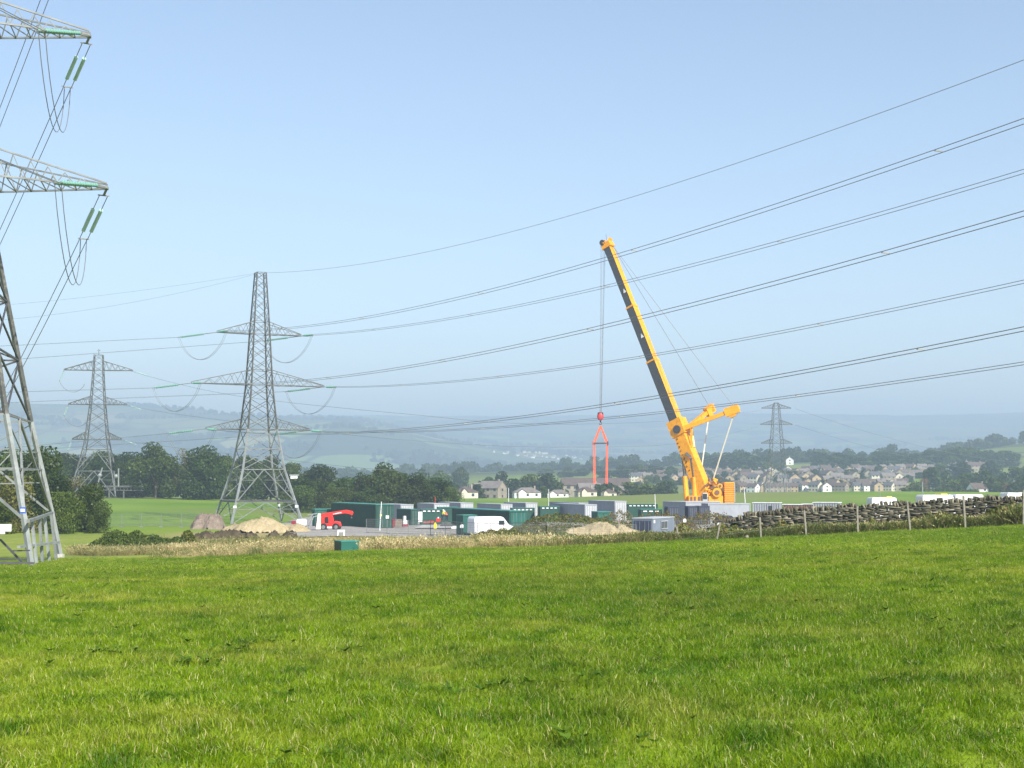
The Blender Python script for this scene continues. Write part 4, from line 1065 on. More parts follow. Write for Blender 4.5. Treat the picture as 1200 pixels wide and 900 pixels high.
pole('white pole between the dark green units and the grey unit below the crane boom', 768, 579, 599, 232, .07, 'white_paint', -.6)
pole('slim white pole leaning on the pasture right of the crane', 873, 571, 588, 300, .1, 'white_paint', -1)
pole('thin white pole on the pasture edge before the first bungalow', 596, 572, 590, 300, .08, 'white_paint')
pole('thin white pole on the pasture edge before the second bungalow', 643, 573, 588, 320, .08, 'white_paint')
pole('grey lamp column by the rusty tree above the white vans', 1081, 565, 585, 420, .22, 'pale_steel')
pole('slim lamp column left of the first white van roof', 1031, 568, 584, 420, .14, 'pale_steel')
pole('red tipped thin rod above the grey roof behind the workers', 510, 582, 596, 262, .07, 'hook_red')

# ------------------------------------------------------------------ containers and battery units
def corr_side(mb, p0, p1, z0, z1, out, m=0, pitch=.34, depth=.045):
    p0 = Vector(p0); p1 = Vector(p1); L = (p1 - p0).length; n = max(2, int(L / pitch)); out = Vector(out); prev = None
    for i in range(n * 4 + 1):
        ph = i % 4; o = out * (depth if ph in (0, 1) else 0); q = p0.lerp(p1, i / (n * 4)) + o
        if prev is not None: mb.face([(prev.x, prev.y, z0), (q.x, q.y, z0), (q.x, q.y, z1), (prev.x, prev.y, z1)], m)
        prev = q
def container(label, px, ytop, Y, a, L, W, H, body='cont_grey', roof='cont_light', end=None, name='steel_container', cat='container', group=None, doors='end', vents=False, sign=False, fv=0, hmin=2.3, hmax=3.6, side_doors=0):
    """near corner between long side and end stands at (px, Y); the long side runs back-left by angle a"""
    x = X(px, Y); g = min(G(x, Y), G(x + 1, Y + 2)); zt = Z(ytop, Y); H = min(hmax, max(hmin, zt - g)); z0 = max(g, zt - H) - .0; 
    if zt - g > hmax: z0 = zt - hmax
    z0 = zt - H
    T = thing(name, label, cat, (x, Y, z0), R(a), group); end = end or body
    mb = MB(); k = .07      # local: long side along +y at x=0, end along +x at y=0
    mb.box(k, W - k, k, L - k, .12, H - .08, 0)
    corr_side(mb, (k, L - .12, 0), (k, .12, 0), .16, H - .14, (-1, 0, 0)); corr_side(mb, (W - k, .12, 0), (W - k, L - .12, 0), .16, H - .14, (1, 0, 0))
    for (xx, yy) in ((0, 0), (W - .14, 0), (0, L - .14), (W - .14, L - .14)): mb.box(xx, xx + .14, yy, yy + .14, 0, H - .002, 0)
    for zz in ((0, .16), (H - .14, H - .004)):
        mb.box(-.002, .1, .14, L - .14, *zz); mb.box(W - .1, W + .002, .14, L - .14, *zz); mb.box(.14, W - .14, -.002, .1, *zz); mb.box(.14, W - .14, L - .1, L + .002, *zz)
    mb.build('body', M[body], T, world=False)
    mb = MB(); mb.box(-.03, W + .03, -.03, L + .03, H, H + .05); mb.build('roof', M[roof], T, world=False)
    if doors == 'end':
        for i in (0, 1):
            mb = MB(); x0 = .16 + i * (W / 2 - .15); x1 = x0 + W / 2 - .17; mb.box(x0, x1, -.05, .06, .2, H - .2); d = mb.build('door', M[end], T, world=False)  # where end is lighter than body, sunlight is painted into the doors
            mb = MB()
            for q in (.3, .7): xx = lerp(x0, x1, q); mb.bar((xx, -.08, .22), (xx, -.08, H - .22), .035); mb.bar((xx, -.1, H * .42), (xx + .25, -.1, H * .42), .03)
            h_ = mb.build('lock_rod', M['galvanised'], T, world=False); h_.parent = d
    if vents:
        for q in range(int(L / 2.2)):
            y0 = .5 + q * 2.2; mb = MB(); mb.box(-.075, -.03, y0, y0 + 1.3, H - .42, H - .2); mb.build('vent', M['lit_teal'], T, world=False)
    for q in range(side_doors):
        y0 = .5 + q * (L - .6) / side_doors; y1 = y0 + (L - 1.2) / side_doors * .8; mb = MB(); mb.box(-.09, -.03, y0, y1, .25, H - .35); mb.build('panel_door', M['cont_dark'], T, world=False)
    for q in range(fv):
        mb = MB(); xx = .3 + q * (W - .5) / max(1, fv); mb.box(xx, xx + (W - .5) / fv * .6, -.1, -.06, H - .38, H - .2); mb.build('vent', M['white_paint'], T, world=False)
    if sign:
        mb = MB(); mb.box(W * .55, W * .72, -.085, -.06, H * .42, H * .55); mb.build('notice', M['white_paint'], T, world=False)
        mb = MB(); mb.box(W * .22, W * .32, -.085, -.06, H * .52, H * .6); mb.build('hazard_sign', M['yellow'], T, world=False)
    return T
BG = dict(body='cont_green', roof='lit_teal', name='battery_unit', cat='battery container')
gg = 'dark green site units'; gr = 'grey site units'
container('long dark green unit with a white notice on its end, left of the works', 441, 591.5, 198, 27, 18.5, 2.7, 3.15, sign=True, group=gg, **BG)
container('long dark green unit behind the white van, its roof edge teal', 597, 599, 184, 25, 19.5, 2.6, 3.0, group=gg, end='cont_teal', **BG)
container('dark green unit right of the white notice, partly behind the white sign board', 482, 597, 226, 27, 6, 1.2, 2.8, group=gg, **BG)
container('short green unit with a row of pale vents left of the workers', 494, 597, 236, 12, 1.6, 3.6, 2.6, fv=4, group=gg, doors='none', end='cont_teal', **BG)
container('green unit directly behind the two workers', 514, 594.5, 242, 12, 1.8, 3.4, 2.8, group=gg, doors='none', **BG)
container('small teal container standing against the back of the white van', 543, 604, 166, 20, 2.6, 1.75, 2.4, group=gg, body='cont_teal', roof='lit_teal', name='small_container', doors='none')
container('light roofed teal unit behind the red crane truck', 370, 597, 215, 16, 3.5, 3.3, 2.6, group=gg, body='cont_teal', roof='lit_teal', name='small_container')
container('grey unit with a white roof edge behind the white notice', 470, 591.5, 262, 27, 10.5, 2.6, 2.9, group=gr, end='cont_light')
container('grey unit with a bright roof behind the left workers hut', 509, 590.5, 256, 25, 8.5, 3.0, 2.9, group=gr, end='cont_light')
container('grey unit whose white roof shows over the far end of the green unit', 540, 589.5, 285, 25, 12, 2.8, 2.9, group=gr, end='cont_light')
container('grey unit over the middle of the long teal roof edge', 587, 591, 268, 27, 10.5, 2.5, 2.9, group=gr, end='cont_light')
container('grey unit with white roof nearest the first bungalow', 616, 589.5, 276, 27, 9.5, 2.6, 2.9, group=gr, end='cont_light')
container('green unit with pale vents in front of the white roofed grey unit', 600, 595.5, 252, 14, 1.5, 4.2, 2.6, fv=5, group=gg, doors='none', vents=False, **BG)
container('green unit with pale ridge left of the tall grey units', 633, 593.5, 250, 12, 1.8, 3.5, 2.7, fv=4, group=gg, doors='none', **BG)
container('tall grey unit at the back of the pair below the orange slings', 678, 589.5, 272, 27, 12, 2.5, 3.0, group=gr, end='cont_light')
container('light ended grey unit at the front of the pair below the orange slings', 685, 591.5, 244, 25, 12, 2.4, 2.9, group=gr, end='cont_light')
container('grey unit with sunlit end doors between the slings and the green row', 720, 587.5, 252, 25, 10, 2.4, 2.9, group=gr, end='cont_light')
container('low teal unit half hidden below the sunlit ended grey unit', 700, 600, 200, 14, 3.0, 2.2, 2.3, group=gg, body='cont_teal', roof='lit_teal', name='small_container', doors='none', hmin=1.8)
container('dark green unit with pale top vents left of the white pole', 735, 590.8, 255, 8, 2, 5.6, 2.7, fv=7, group=gg, doors='none', **BG)
container('low teal topped unit in front of the dark green row', 751, 597, 222, 10, 2, 3.4, 2.3, fv=3, group=gg, doors='none', hmin=1.8, **BG)
container('long grey unit with dark panel doors under the crane boom foot', 803, 588.3, 236, 32, 6.2, 7.5, 3.0, group=gr, end='cont_grey', doors='none', side_doors=0)
container('long plain grey unit under the crane counterweight', 829, 590.4, 226, 12, 3.2, 7.2, 2.8, group=gr, doors='none')
for i, (px, yt, W_, lb) in enumerate(((782, 594, 1.9, 'dark low cabinet at the left end of the grey unit under the boom'), (806, 593.5, 1.6, 'dark low cabinet in the middle under the crane'), (818, 593.2, 1.8, 'dark low cabinet nearest the parked car'))):
    container(lb, px, yt, 221, 10, 2, W_, 1.6, body='cont_dark', roof='cont_dark', name='steel_cabinet', cat='cabinet', group='dark cabinets under the crane', hmin=1.6)

# grey site cabin in front
x = X(764, 160); T = thing('site_cabin', 'grey site cabin with dark blue end doors and a barred window', 'site cabin', (x, 160, Z(626, 160)), R(-27))
H = Z(608, 160) - Z(626, 160) ; mb = MB(); W_, L_ = 2.45, 7.0    # end runs along -x, side along +y
mb.box(-W_, 0, 0, L_, -.6, H); mb.build('body', M['cabin_grey'], T, world=False)
mb = MB(); mb.box(-W_ - .06, .06, -.06, L_ + .06, H + .003, H + .09); mb.build('roof', M['cont_light'], T, world=False)
for i in (0, 1):
    mb = MB(); x0 = -W_ + .2 + i * 1.08; mb.box(x0, x0 + .98, -.06, -.003, -.3, H - .22); d = mb.build('door', M['cont_dark'], T, world=False); d['label'] = 'dark blue door'
    mb = MB(); mb.bar((x0 + .25, -.09, -.2), (x0 + .25, -.09, H - .3), .04); mb.bar((x0 + .7, -.09, -.2), (x0 + .7, -.09, H - .3), .04); h_ = mb.build('lock_rod', M['cabin_grey'], T, world=False); h_.parent = d
mb = MB(); mb.box(.003, .06, 2.6, 4.6, .55, H - .35); wd_ = mb.build('window', M['window'], T, world=False)
mb = MB()
for q in range(5): mb.box(.065, .08, 2.6 + q * .48, 2.64 + q * .48, .55, H - .35)
mb.box(.065, .11, 2.55, 4.65, H - .38, H - .3); mb.box(.065, .11, 2.55, 4.65, .5, .56); b_ = mb.build('window_bars', M['cont_light'], T, world=False); b_.parent = wd_
mb = MB(); mb.box(.003, .03, .35, .75, H - .5, H - .15); mb.build('notice', M['white_paint'], T, world=False)

# green cabinet at the field edge
Y = 81; x = X(407, Y); T = thing('field_cabinet', 'squat green metal box in the dry grass at the field edge', 'metal box', (x, Y, Z(647.5, Y)), R(28))
H = Z(634.5, Y) - Z(647.5, Y); mb = MB(); mb.box(-1.0, 0, 0, 1.0, -.3, H, 0); mb.box(0, .003, 0, .003, 0, .003); 
mb = MB(); mb.box(-.0, .72, .0, .95, -.3, H); mb.box(-.98, .0, -.0, .95, -.3, H) ; mb = MB(); mb.box(-.45, .62, -.35, .75, -.3, H); mb.build('body', M['cont_teal'], T, world=False)
mb = MB(); n = 1; mb.box(-.48, .65, -.38, .78, H + .002, H + .05); mb.build('lid', M['lit_teal'], T, world=False)
mb = MB(); mb.box(-.452, -.449 - .01, -.3, .7, -.3, H - .05); mb.build('side_panel', M['cont_green'], T, world=False)  # darker green skin, shade of the left face put into colour

# ------------------------------------------------------------------ vehicles
def wheel(parent, c, r, w, axis=(1, 0, 0)):
    mb = MB(); a = Vector(axis); c = Vector(c)
    mb.tube([c - a * w / 2, c - a * w * .42, c + a * w * .42, c + a * w / 2], r, 16, radii=[r * .9, r, r, r * .9]); t_ = mb.build('wheel', M['rubber'], parent, world=False)
    mb = MB(); mb.disc(c, a, r * .5, w * 1.06, 10); q = mb.build('rim', M['galvanised'], parent, world=False); q.parent = t_
def profile_body(parent, prof, W, mats, name='body', m=0, bevel=.05, inset=.0):
    """side outline (y, z) pulled to width W along x"""
    mb = MB(); n = len(prof)
    for sx in (-1, 1):
        for (y, z) in prof: mb.v.append((sx * (W / 2 - inset * max(0, z - 1)), y, z))
    mb.f.append(tuple(range(n))); mb.m.append(m); mb.f.append(tuple(reversed(range(n, 2 * n)))); mb.m.append(m)
    for i in range(n):
        j = (i + 1) % n; mb.f.append((i, i + n, j + n, j)); mb.m.append(m)
    return mb.build(name, mats, parent, world=False, bevel=bevel)
def van(label, px, Y, rz, L=5.4, W=2.0, H=2.4, zt=None, group=None, paint='white_paint', stripe=False):
    x = X(px, Y); z = min(G(x - 2, Y), G(x + 2, Y)); H = H if zt is None else min(3.4, max(2.0, Z(zt, Y) - z))
    T = thing('parked_van', label, 'van', (x, Y, z), rz, group)
    prof = [(-L / 2, .35), (-L / 2, H - .25), (-L / 2 + .15, H), (L * .16, H), (L * .22, H - .08), (L * .36, 1.35), (L * .47, 1.12), (L / 2, .85), (L / 2, .35)]
    profile_body(T, prof, W, M[paint], inset=.08)
    mb = MB(); mb.face([(-W / 2 + .18, L * .235, H - .18), (W / 2 - .18, L * .235, H - .18), (W / 2 - .1, L * .355, 1.42), (-W / 2 + .1, L * .355, 1.42)]); 
    mb.v = [(a, b + .03, c + .02) for a, b, c in mb.v]; mb.build('windscreen', M['glass_van'], T, world=False)
    for s in (-1, 1):
        mb = MB(); e = s * (W / 2 - .02); mb.box(min(e, e + s * .02), max(e, e + s * .02), L * .10, L * .24, 1.35, H - .45); mb.build('side_window', M['glass_van'], T, world=False)
        mb = MB(); mb.box(s * W * .36 - .12, s * W * .36 + .12, L / 2 - .04, L / 2 + .02, .7, .9); mb.build('headlight', M['pale_steel'], T, world=False)
        for yy in (-.3, .32): wheel(T, (s * (W / 2 - .08), L * yy, .34), .34, .24)
    mb = MB(); mb.box(-W / 2, W / 2, L / 2 - .06, L / 2 + .05, .35, .6); mb.build('bumper', M['black'], T, world=False)
    if stripe:
        mb = MB(); mb.box(-W * .36, W * .36, -L * .05, L * .1, H + .004, H + .14); mb.build('roof_beacon', M['yellow'], T, world=False)
    return T
van('white van parked nose right behind the bramble bank beside the teal container', 575.5, 164, R(-62), 5.2, 2.0, 2.35, zt=605.2)
van('white van with a yellow roof beacon showing over the stone wall, leftmost of the row', 1037, 180, R(-80), 4.6, 2.0, 2.5, zt=581, group='white vans behind the wall', stripe=True)
van('long white van with a yellow roof beacon over the stone wall', 1100, 168, R(-75), 5.6, 2.0, 2.6, zt=579.5, group='white vans behind the wall', stripe=True)
van('white van without a beacon second from the right over the wall', 1136, 176, R(-72), 5.6, 2.0, 2.6, zt=578, group='white vans behind the wall')
van('white van at the right picture edge over the weedy wall', 1196, 170, R(-75), 5.2, 2.0, 2.6, zt=574.5, group='white vans behind the wall')
def flat_cabin(label, px, yt, Y, L, W, H, rz, mat, name='site_cabin', cat='cabin'):
    x = X(px, Y); zt = Z(yt, Y); T = thing(name, label, cat, (x, Y, zt - H), rz, 'low units behind the wall')
    mb = MB(); mb.box(-L / 2, L / 2, -W / 2, W / 2, 0, H); corr_side(mb, (-L / 2, -W / 2, 0), (L / 2, -W / 2, 0), .1, H - .1, (0, -1, 0)); mb.build('body', M[mat], T, world=False)
    mb = MB(); mb.box(-L / 2 - .08, L / 2 + .08, -W / 2 - .08, W / 2 + .08, H + .003, H + .1); mb.build('roof', M['white_paint'], T, world=False)
    mb = MB(); mb.box(L * .1, L * .25, -W / 2 - .08, -W / 2 - .05, .9, 1.9); mb.build('window', M['window'], T, world=False)
flat_cabin('long low cabin with a white roof right of the crane', 898, 589.5, 215, 4.0, 2.4, 2.3, R(-20), 'cont_grey')
flat_cabin('brown low cabin with a pale roof behind the wall right of the crane', 928, 591.5, 210, 2.6, 2.4, 2.3, R(-20), 'brown_clad')
flat_cabin('low grey cabin with a white roof just above the wall coping', 968, 589.2, 205, 3.6, 2.4, 2.3, R(-25), 'cont_grey')
flat_cabin('small brown cabin squeezed between two white roofed cabins', 946, 591, 212, 1.8, 2.4, 2.3, R(-20), 'brown_clad')

# yellow digger half hidden by the wall
Y = 196; x = X(915, Y); T = thing('mini_digger', 'yellow digger mostly hidden behind the stone wall', 'digger', (x, Y, G(x, Y)), R(15))
mb = MB(); mb.box(-.9, .9, -.7, .7, .8, 1.7); mb.build('body', M['crane_orange'], T, world=False, bevel=.06)
mb = MB(); mb.box(-.5, .4, -.5, .5, 1.7, 2.5); mb.build('cab', M['glass_van'], T, world=False, bevel=.05)
mb = MB(); mb.bar((.8, 0, 1.2), (2.0, 0, 2.5), .25); mb.bar((2.0, 0, 2.5), (3.0, 0, 1.4), .2); mb.build('boom', M['crane_orange'], T, world=False)
mb = MB(); mb.bar((3.0, 0, 1.4), (3.1, 0, .8), .5); mb.build('bucket', M['black'], T, world=False)
for s in (-1, 1):
    mb = MB(); mb.box(-1.1, 1.1, s * .75 - .2, s * .75 + .2, 0, .7); mb.build('track', M['rubber'], T, world=False, bevel=.15)

# black car beside the grey unit
Y = 213; x = X(851, Y); T = thing('parked_car', 'dark car with a white bonnet panel before the long plain grey unit', 'car', (x, Y, G(x, Y) + .09), R(-60))
profile_body(T, [(-2.1, .3), (-2.1, .8), (-1.7, .95), (-1.1, 1.42), (.3, 1.45), (.95, .98), (2.0, .8), (2.1, .3)], 1.75, M['black'], inset=.3)
mb = MB(); mb.box(-.6, .6, 1.0, 1.9, .9, .96); mb.build('bonnet', M['white_paint'], T, world=False)
for s in (-1, 1):
    for yy in (-1.3, 1.3): wheel(T, (s * .8, yy, .3), .32, .22)
    mb = MB(); mb.box(s * .74 - .01, s * .74 + .01, -1.0, .3, .95, 1.3); mb.build('side_window', M['glass_van'], T, world=False)

# silver car by the thicket
Y = 168; x = X(72, Y); T = thing('parked_car', 'silver car seen end on against the thicket behind the close pylon', 'car', (x, Y, G(x, Y)), R(70))
profile_body(T, [(-1.0, .3), (-1.0, .8), (-.9, .95), (-.5, 1.25), (.4, 1.28), (.8, .95), (1.1, .8), (1.1, .3)], 1.7, M['pale_steel'], inset=.3)
mb = MB(); mb.box(-.87, .87, -.7, .75, .86, 1.0); mb.build('window_band', M['glass_van'], T, world=False)
for s in (-1, 1):
    for yy in (-.7, .7): wheel(T, (s * .76, yy, .3), .3, .2)

# ---- red crane truck
Y = 183; x0 = X(395, Y); zb = Z(621.5, Y); k = Y / F
T = thing('crane_truck', 'small red yard crane with its boom pointing right, beside the tall pylon', 'mobile crane', (x0, Y, zb))
def q(px, py, dy=0): return Vector(((px - 395) * k, dy, (621.5 - py) * k))
def plate(name, pts, y0, y1, mat, parent=T, bevel=.04):
    mb = MB(); n = len(pts); A = [q(a, b) for a, b in pts]
    for yy in (y0, y1): mb.v += [(p.x, yy, p.z) for p in A]
    mb.f.append(tuple(range(n))); mb.m.append(0); mb.f.append(tuple(reversed(range(n, 2 * n)))); mb.m.append(0)
    for i in range(n): j = (i + 1) % n; mb.f.append((i, j, j + n, i + n)); mb.m.append(0)
    return mb.build(name, mat, parent, world=False, bevel=bevel)
plate('body', [(378, 618.5), (378, 613), (390, 612), (393, 611), (398.5, 612), (400, 616), (399, 618), (391, 618.8)], -.9, .9, M['red_paint'])
cb = plate('cab', [(379, 614), (379, 605), (381, 603.5), (390, 603.5), (391, 606), (391.5, 613)], -.88, .35, M['red_paint'])
g_ = plate('window', [(382.5, 613), (382.5, 606), (386.5, 605.5), (387, 613)], -.91, -.885, M['black'], bevel=0); g_.parent = cb
bo = plate('boom', [(376, 604.5), (378, 602.3), (402, 598.6), (406, 598), (413, 599.5), (414, 601), (413, 603.5), (411.5, 602.5), (405, 601.2), (392, 603.2), (379, 606)], .0, .55, M['red_paint'])
w_ = plate('boom_stripe', [(391, 603.1), (391, 602.2), (401, 600.2), (401, 601.2)], -.03, -.004, M['white_paint'], bevel=0); w_.parent = bo
mb = MB(); a = q(412.3, 603, .25); mb.bar(a, a + Vector((0, 0, -.4)), .06); mb.ball(a + Vector((0, 0, -.45)), .12); mb.build('hook', M['dark_steel'], T, world=False)
plate('counterweight', [(372, 617), (372.5, 609), (378, 608), (378, 617)], -.8, .8, M['maroon'])
plate('outrigger', [(373, 619.5), (375, 602), (377.5, 602), (378, 619.5)], -1.1, -.95, M['cream_paint'])
plate('bumper', [(380, 618.7), (380, 616.6), (391, 617), (391, 618.6)], -.95, -.91, M['white_paint'])
for px in (395.5, 381):
    for s in (-1, 1): wheel(T, (q(px, 0).x, s * .8, .45), .5, .35, (0, 1, 0))
# trailer bowser left of it
Y = 180; x = X(350, Y); T = thing('tank_trailer', 'white and maroon tank on wheels below the right leg of the tall pylon', 'trailer', (x, Y, Z(620.5, Y)))
mb = MB(); mb.tube([(-.2, 0, .85), (0, 0, .85), (1.0, 0, .85), (1.15, 0, .85)], .5, 14, radii=[.36, .5, .5, .3]); mb.build('tank', M['white_paint'], T, world=False, smooth=True)
mb = MB(); mb.box(-.75, -.18, -.4, .4, .35, 1.1); mb.build('pump_box', M['maroon'], T, world=False, bevel=.05)
mb = MB(); mb.bar((-1.7, 0, .4), (1.1, 0, .4), .12); mb.build('drawbar', M['dark_steel'], T, world=False)
for s in (-1, 1): wheel(T, (.3, s * .55, .3), .3, .2, (0, 1, 0))
# stacked steelwork leaning by the leg
Y = 186; x = X(363, Y); T = thing('steel_rack', 'leaning pale steel frames between the tank trailer and the red yard crane', 'steel frames', (x, Y, Z(620, Y)))
for i, (a, b, c, d) in enumerate(((359, 619, 367, 603), (363, 619, 368, 605), (366, 618, 366, 606), (361, 603.5, 372, 602), (368, 606, 374, 604))):
    k2 = Y / F; mb = MB(); mb.bar(((a - 363) * k2, i * .1, (620 - b) * k2), ((c - 363) * k2, i * .1 + .2, (620 - d) * k2), .13); mb.build('frame_bar', M['pale_steel'], T, world=False)
# white notice boards, pallets and small site clutter
def bxs(name, label, cat, px, yb, Y, boxes, mats, rz=0, group=None):
    x = X(px, Y); mb = MB()
    for b in boxes: mb.box(*b[:6], b[6] if len(b) > 6 else 0)
    T = tag(mb.build(name, [M[m] for m in mats], None, world=False), label, cat, group); T.location = (x, Y, max(G(x, Y) + .1, Z(yb, Y))); T.rotation_euler = (0, 0, rz); return T
bxs('open_cabinet', 'white upright cabinet with an open door left of the workers', 'cabinet', 489, 612, 228, [(-.55, .1, -.3, .3, 0, 1.75), (.2, .85, -.25, -.2, .05, 1.7), (.1, .14, -.3, .3, 0, 1.75, 1)], ['white_paint', 'galvanised'], .2)
bxs('cable_drum_crate', 'brown crate against the end of the long green unit', 'crate', 467, 617.5, 200, [(-.5, .5, -.4, .4, 0, 1.1), (-.52, .52, -.42, -.4, .3, .4, 1), (-.52, .52, -.42, -.4, .7, .8, 1)], ['grey_soil', 'wood_post'], .3)
bxs('gas_bottle', 'maroon bottle beside the brown crate', 'bottle', 462, 617.5, 199, [(-.15, .15, -.15, .15, 0, 1.1), (-.06, .06, -.06, .06, 1.1, 1.3)], ['maroon'])
bxs('wrapped_bundle', 'white wrapped bundle on red feet right of the brown crate', 'bundle', 474.5, 617, 200, [(-.3, .3, -.3, .3, .35, .9), (-.18, .18, -.18, .18, .9, 1.5), (-.4, .4, -.35, .35, 0, .33, 1)], ['white_paint', 'maroon'], .5)
bxs('red_cable_pile', 'red pipes lying on the slab below the workers', 'pipes', 506, 612.5, 208, [(-1.2, .1, -.2, .0, 0, .16), (-.7, .6, -.45, -.25, 0, .18), (-.3, .4, .0, .2, .16, .3)], ['hook_red'], .2)
bxs('cable_reel', 'small red and white reel right of the red pipes', 'reel', 514, 611.5, 207, [(-.3, .3, -.25, .25, 0, .55), (-.08, .08, -.3, .3, .5, .7, 1)], ['red_paint', 'white_paint'])
bxs('pallet_stack', 'dark pallets stacked at the slab edge below the workers', 'pallets', 524, 616.5, 190, [(-.9, .9, -.5, .5, 0, .12), (-.8, .9, -.45, .5, .2, .3), (-.7, .5, -.4, .4, .36, .46, 1)], ['dark_steel', 'wood_post'], .1)
bxs('white_sack', 'white sack lying near the fence left of the teal container', 'sack', 533, 619.5, 176, [(-.4, .4, -.25, .25, 0, .25), (-.25, .3, -.2, .2, .24, .34)], ['white_paint'])
bxs('white_sack', 'white sack beside the foot of the teal container', 'sack', 541.5, 618.5, 163, [(-.2, .2, -.2, .2, 0, .3), (-.12, .14, -.12, .12, .29, .4)], ['white_paint'])
bxs('warning_sign', 'yellow warning sign hanging low on the mesh fence', 'sign', 510.5, 623, 157, [(-.15, .15, -.03, 0, .35, .85), (-.09, .09, -.03, 0, .85, 1.0), (-.02, .02, -.01, .02, -.3, .4, 1)], ['yellow', 'galvanised'])
bxs('white_barrier', 'white plastic barrier in the dry grass above the green metal box', 'barrier', 401, 628, 140, [(-.4, -.28, -.1, .1, 0, .5), (.2, .33, -.1, .1, 0, .5), (-.4, .35, -.06, .06, .35, .62, 1)], ['white_paint', 'cont_light'], .2)
0 and bxs('white_shed', 'small pale shed among the big trees left of the tall pylon', 'shed', 210, 572, 396, [(-.5, .4, -.6, .6, 0, 1.0), (-.2, 1.0, -.6, .6, -1.0, 0.02, 1)], ['white_paint', 'cont_light'], .2)
bxs('site_shed', 'small white roofed shed beside the right leg of the tall pylon', 'shed', 345, 561, 400, [(-1., 1., -.8, .8, 0, .9), (-1.3, 1.3, -1., 1., .9, 1.15, 1)], ['white_paint', 'cont_light'], .2)
for px, yb, Y, lb in ((850.0, 625, 127, 'white bag hooked on the fence right of the leaning post'), (810.5, 620, 130, 'white bag hooked on the fence left of the leaning post')):
    bxs('white_bag', lb, 'bag', px - 9, yb - 8, Y, [(-.14, .14, -.12, .12, 0, .25), (-.08, .08, -.08, .08, .25, .33)], ['white_paint'])
# ------------------------------------------------------------------ the big telescopic crane
Yc = 250.; kc = Yc / F
B0 = P(828, 585, Yc)                   # boom foot pin
hd = Vector((-.80, .60, 0)).normalized(); sd = Vector((-hd.y, hd.x, 0)); sd = Vector((-.60, -.80, 0))
zg = G(B0.x, B0.y)
CR = thing('mobile_crane', 'huge orange telescopic crane with raised boom standing behind the grey units', 'crane', (B0.x, B0.y, zg))
def solve_tip(px, py, base):
    """point above the heading line from base that is seen at (px, py)"""
    k = (px - 600) / F
    t = (k * base.y * 1.0 - base.x) / (hd.x - k * hd.y); p = base + hd * t
    return P(px, py, p.y)
tip = solve_tip(711, 285, B0); ax = (tip - B0); BL = ax.length; ax.normalize(); nn = ax.cross(sd).normalized()
if nn.dot(Vector((1, -.3, .3))) < 0: nn = -nn
def bp(t, s=0., n=0.): return B0 + ax * (t * BL) + sd * s + nn * n
def bsec(mb, t0, t1, w0, d0, w1, d1, m_side=0, m_top=1, off=0.):
    """boom box: w across, d deep; faces: sides m_side, top/bottom m_top"""
    c = []
    for t, w_, d in ((t0, w0, d0), (t1, w1, d1)):
        c.append([bp(t, -w_ / 2, -d / 2 + off), bp(t, w_ / 2, -d / 2 + off), bp(t, w_ / 2, d / 2 + off), bp(t, -w_ / 2, d / 2 + off)])
    a, b = c
    for i, m in ((0, m_top), (1, m_side), (2, m_top), (3, m_side)):
        j = (i + 1) % 4; mb.face([a[i], a[j], b[j], b[i]], m)
    mb.face([a[3], a[2], a[1], a[0]], m_top); mb.face(b, m_top)
OR = [M['crane_orange'], M['crane_orange'], M['crane_dark']]
tc = (500 - 585) / (285 - 585)       # collar
mb = MB(); bsec(mb, -.012, .06, 1.9, 1.5, 1.9, 2.6); bsec(mb, .06, tc, 1.9, 2.5, 1.9, 2.15); mb.build('base_boom', OR, CR)
for (a, b, w_, d) in ((tc, .52, 1.75, 1.75), (.52, .735, 1.6, 1.55), (.735, .985, 1.45, 1.35)):
    mb = MB(); bsec(mb, a, b, w_, d, w_, d, 2, 0); bsec(mb, a, a + .006, w_ + .3, d + .35, w_ + .3, d + .35, 0, 0); mb.build('boom_section', OR, CR)
mb = MB(); bsec(mb, tc - .045, tc + .012, 2.35, 2.9, 2.35, 2.9)
for s in (-1, 1): mb.disc(bp(tc - .025, s * 1.25, .2), sd, .75, .35, 14, 2)
mb.build('boom_collar', OR, CR)
# lettering along the base boom reads only as a broken dark line in the photograph
mb = MB(); g2 = random.Random(5)
for i in range(9):
    t0 = .225 - i * .0145; mb2 = None
    for j in range(3):
        a = .97 ; u = g2.uniform(-.45, .1); v = g2.uniform(.1, .35)
        p0 = bp(t0 + g2.uniform(0, .006), .965, -.75 + u * .5); p1 = bp(t0 + g2.uniform(0, .006) + .002, .965, -.75 + u * .5 + v)
        mb.bar(p0, p1, .16, .02)
mb.build('boom_lettering', M['black'], CR)
mb = MB(); p = bp(.145, .98, .35); mb.bar(p, p + ax * .7, .6, .03); mb.build('emblem', M['hook_red'], CR)
for t_ in (.62, .80, .44):
    mb = MB(); p = bp(t_, .82, .25); c = [p + nn * .35 - ax * .35, p - nn * .35 - ax * .35, p + ax * .5]; mb.face(c); mb.v = [tuple(Vector(v) + sd * .02) for v in mb.v]; mb.build('triangle_mark', M['white_paint'], CR)
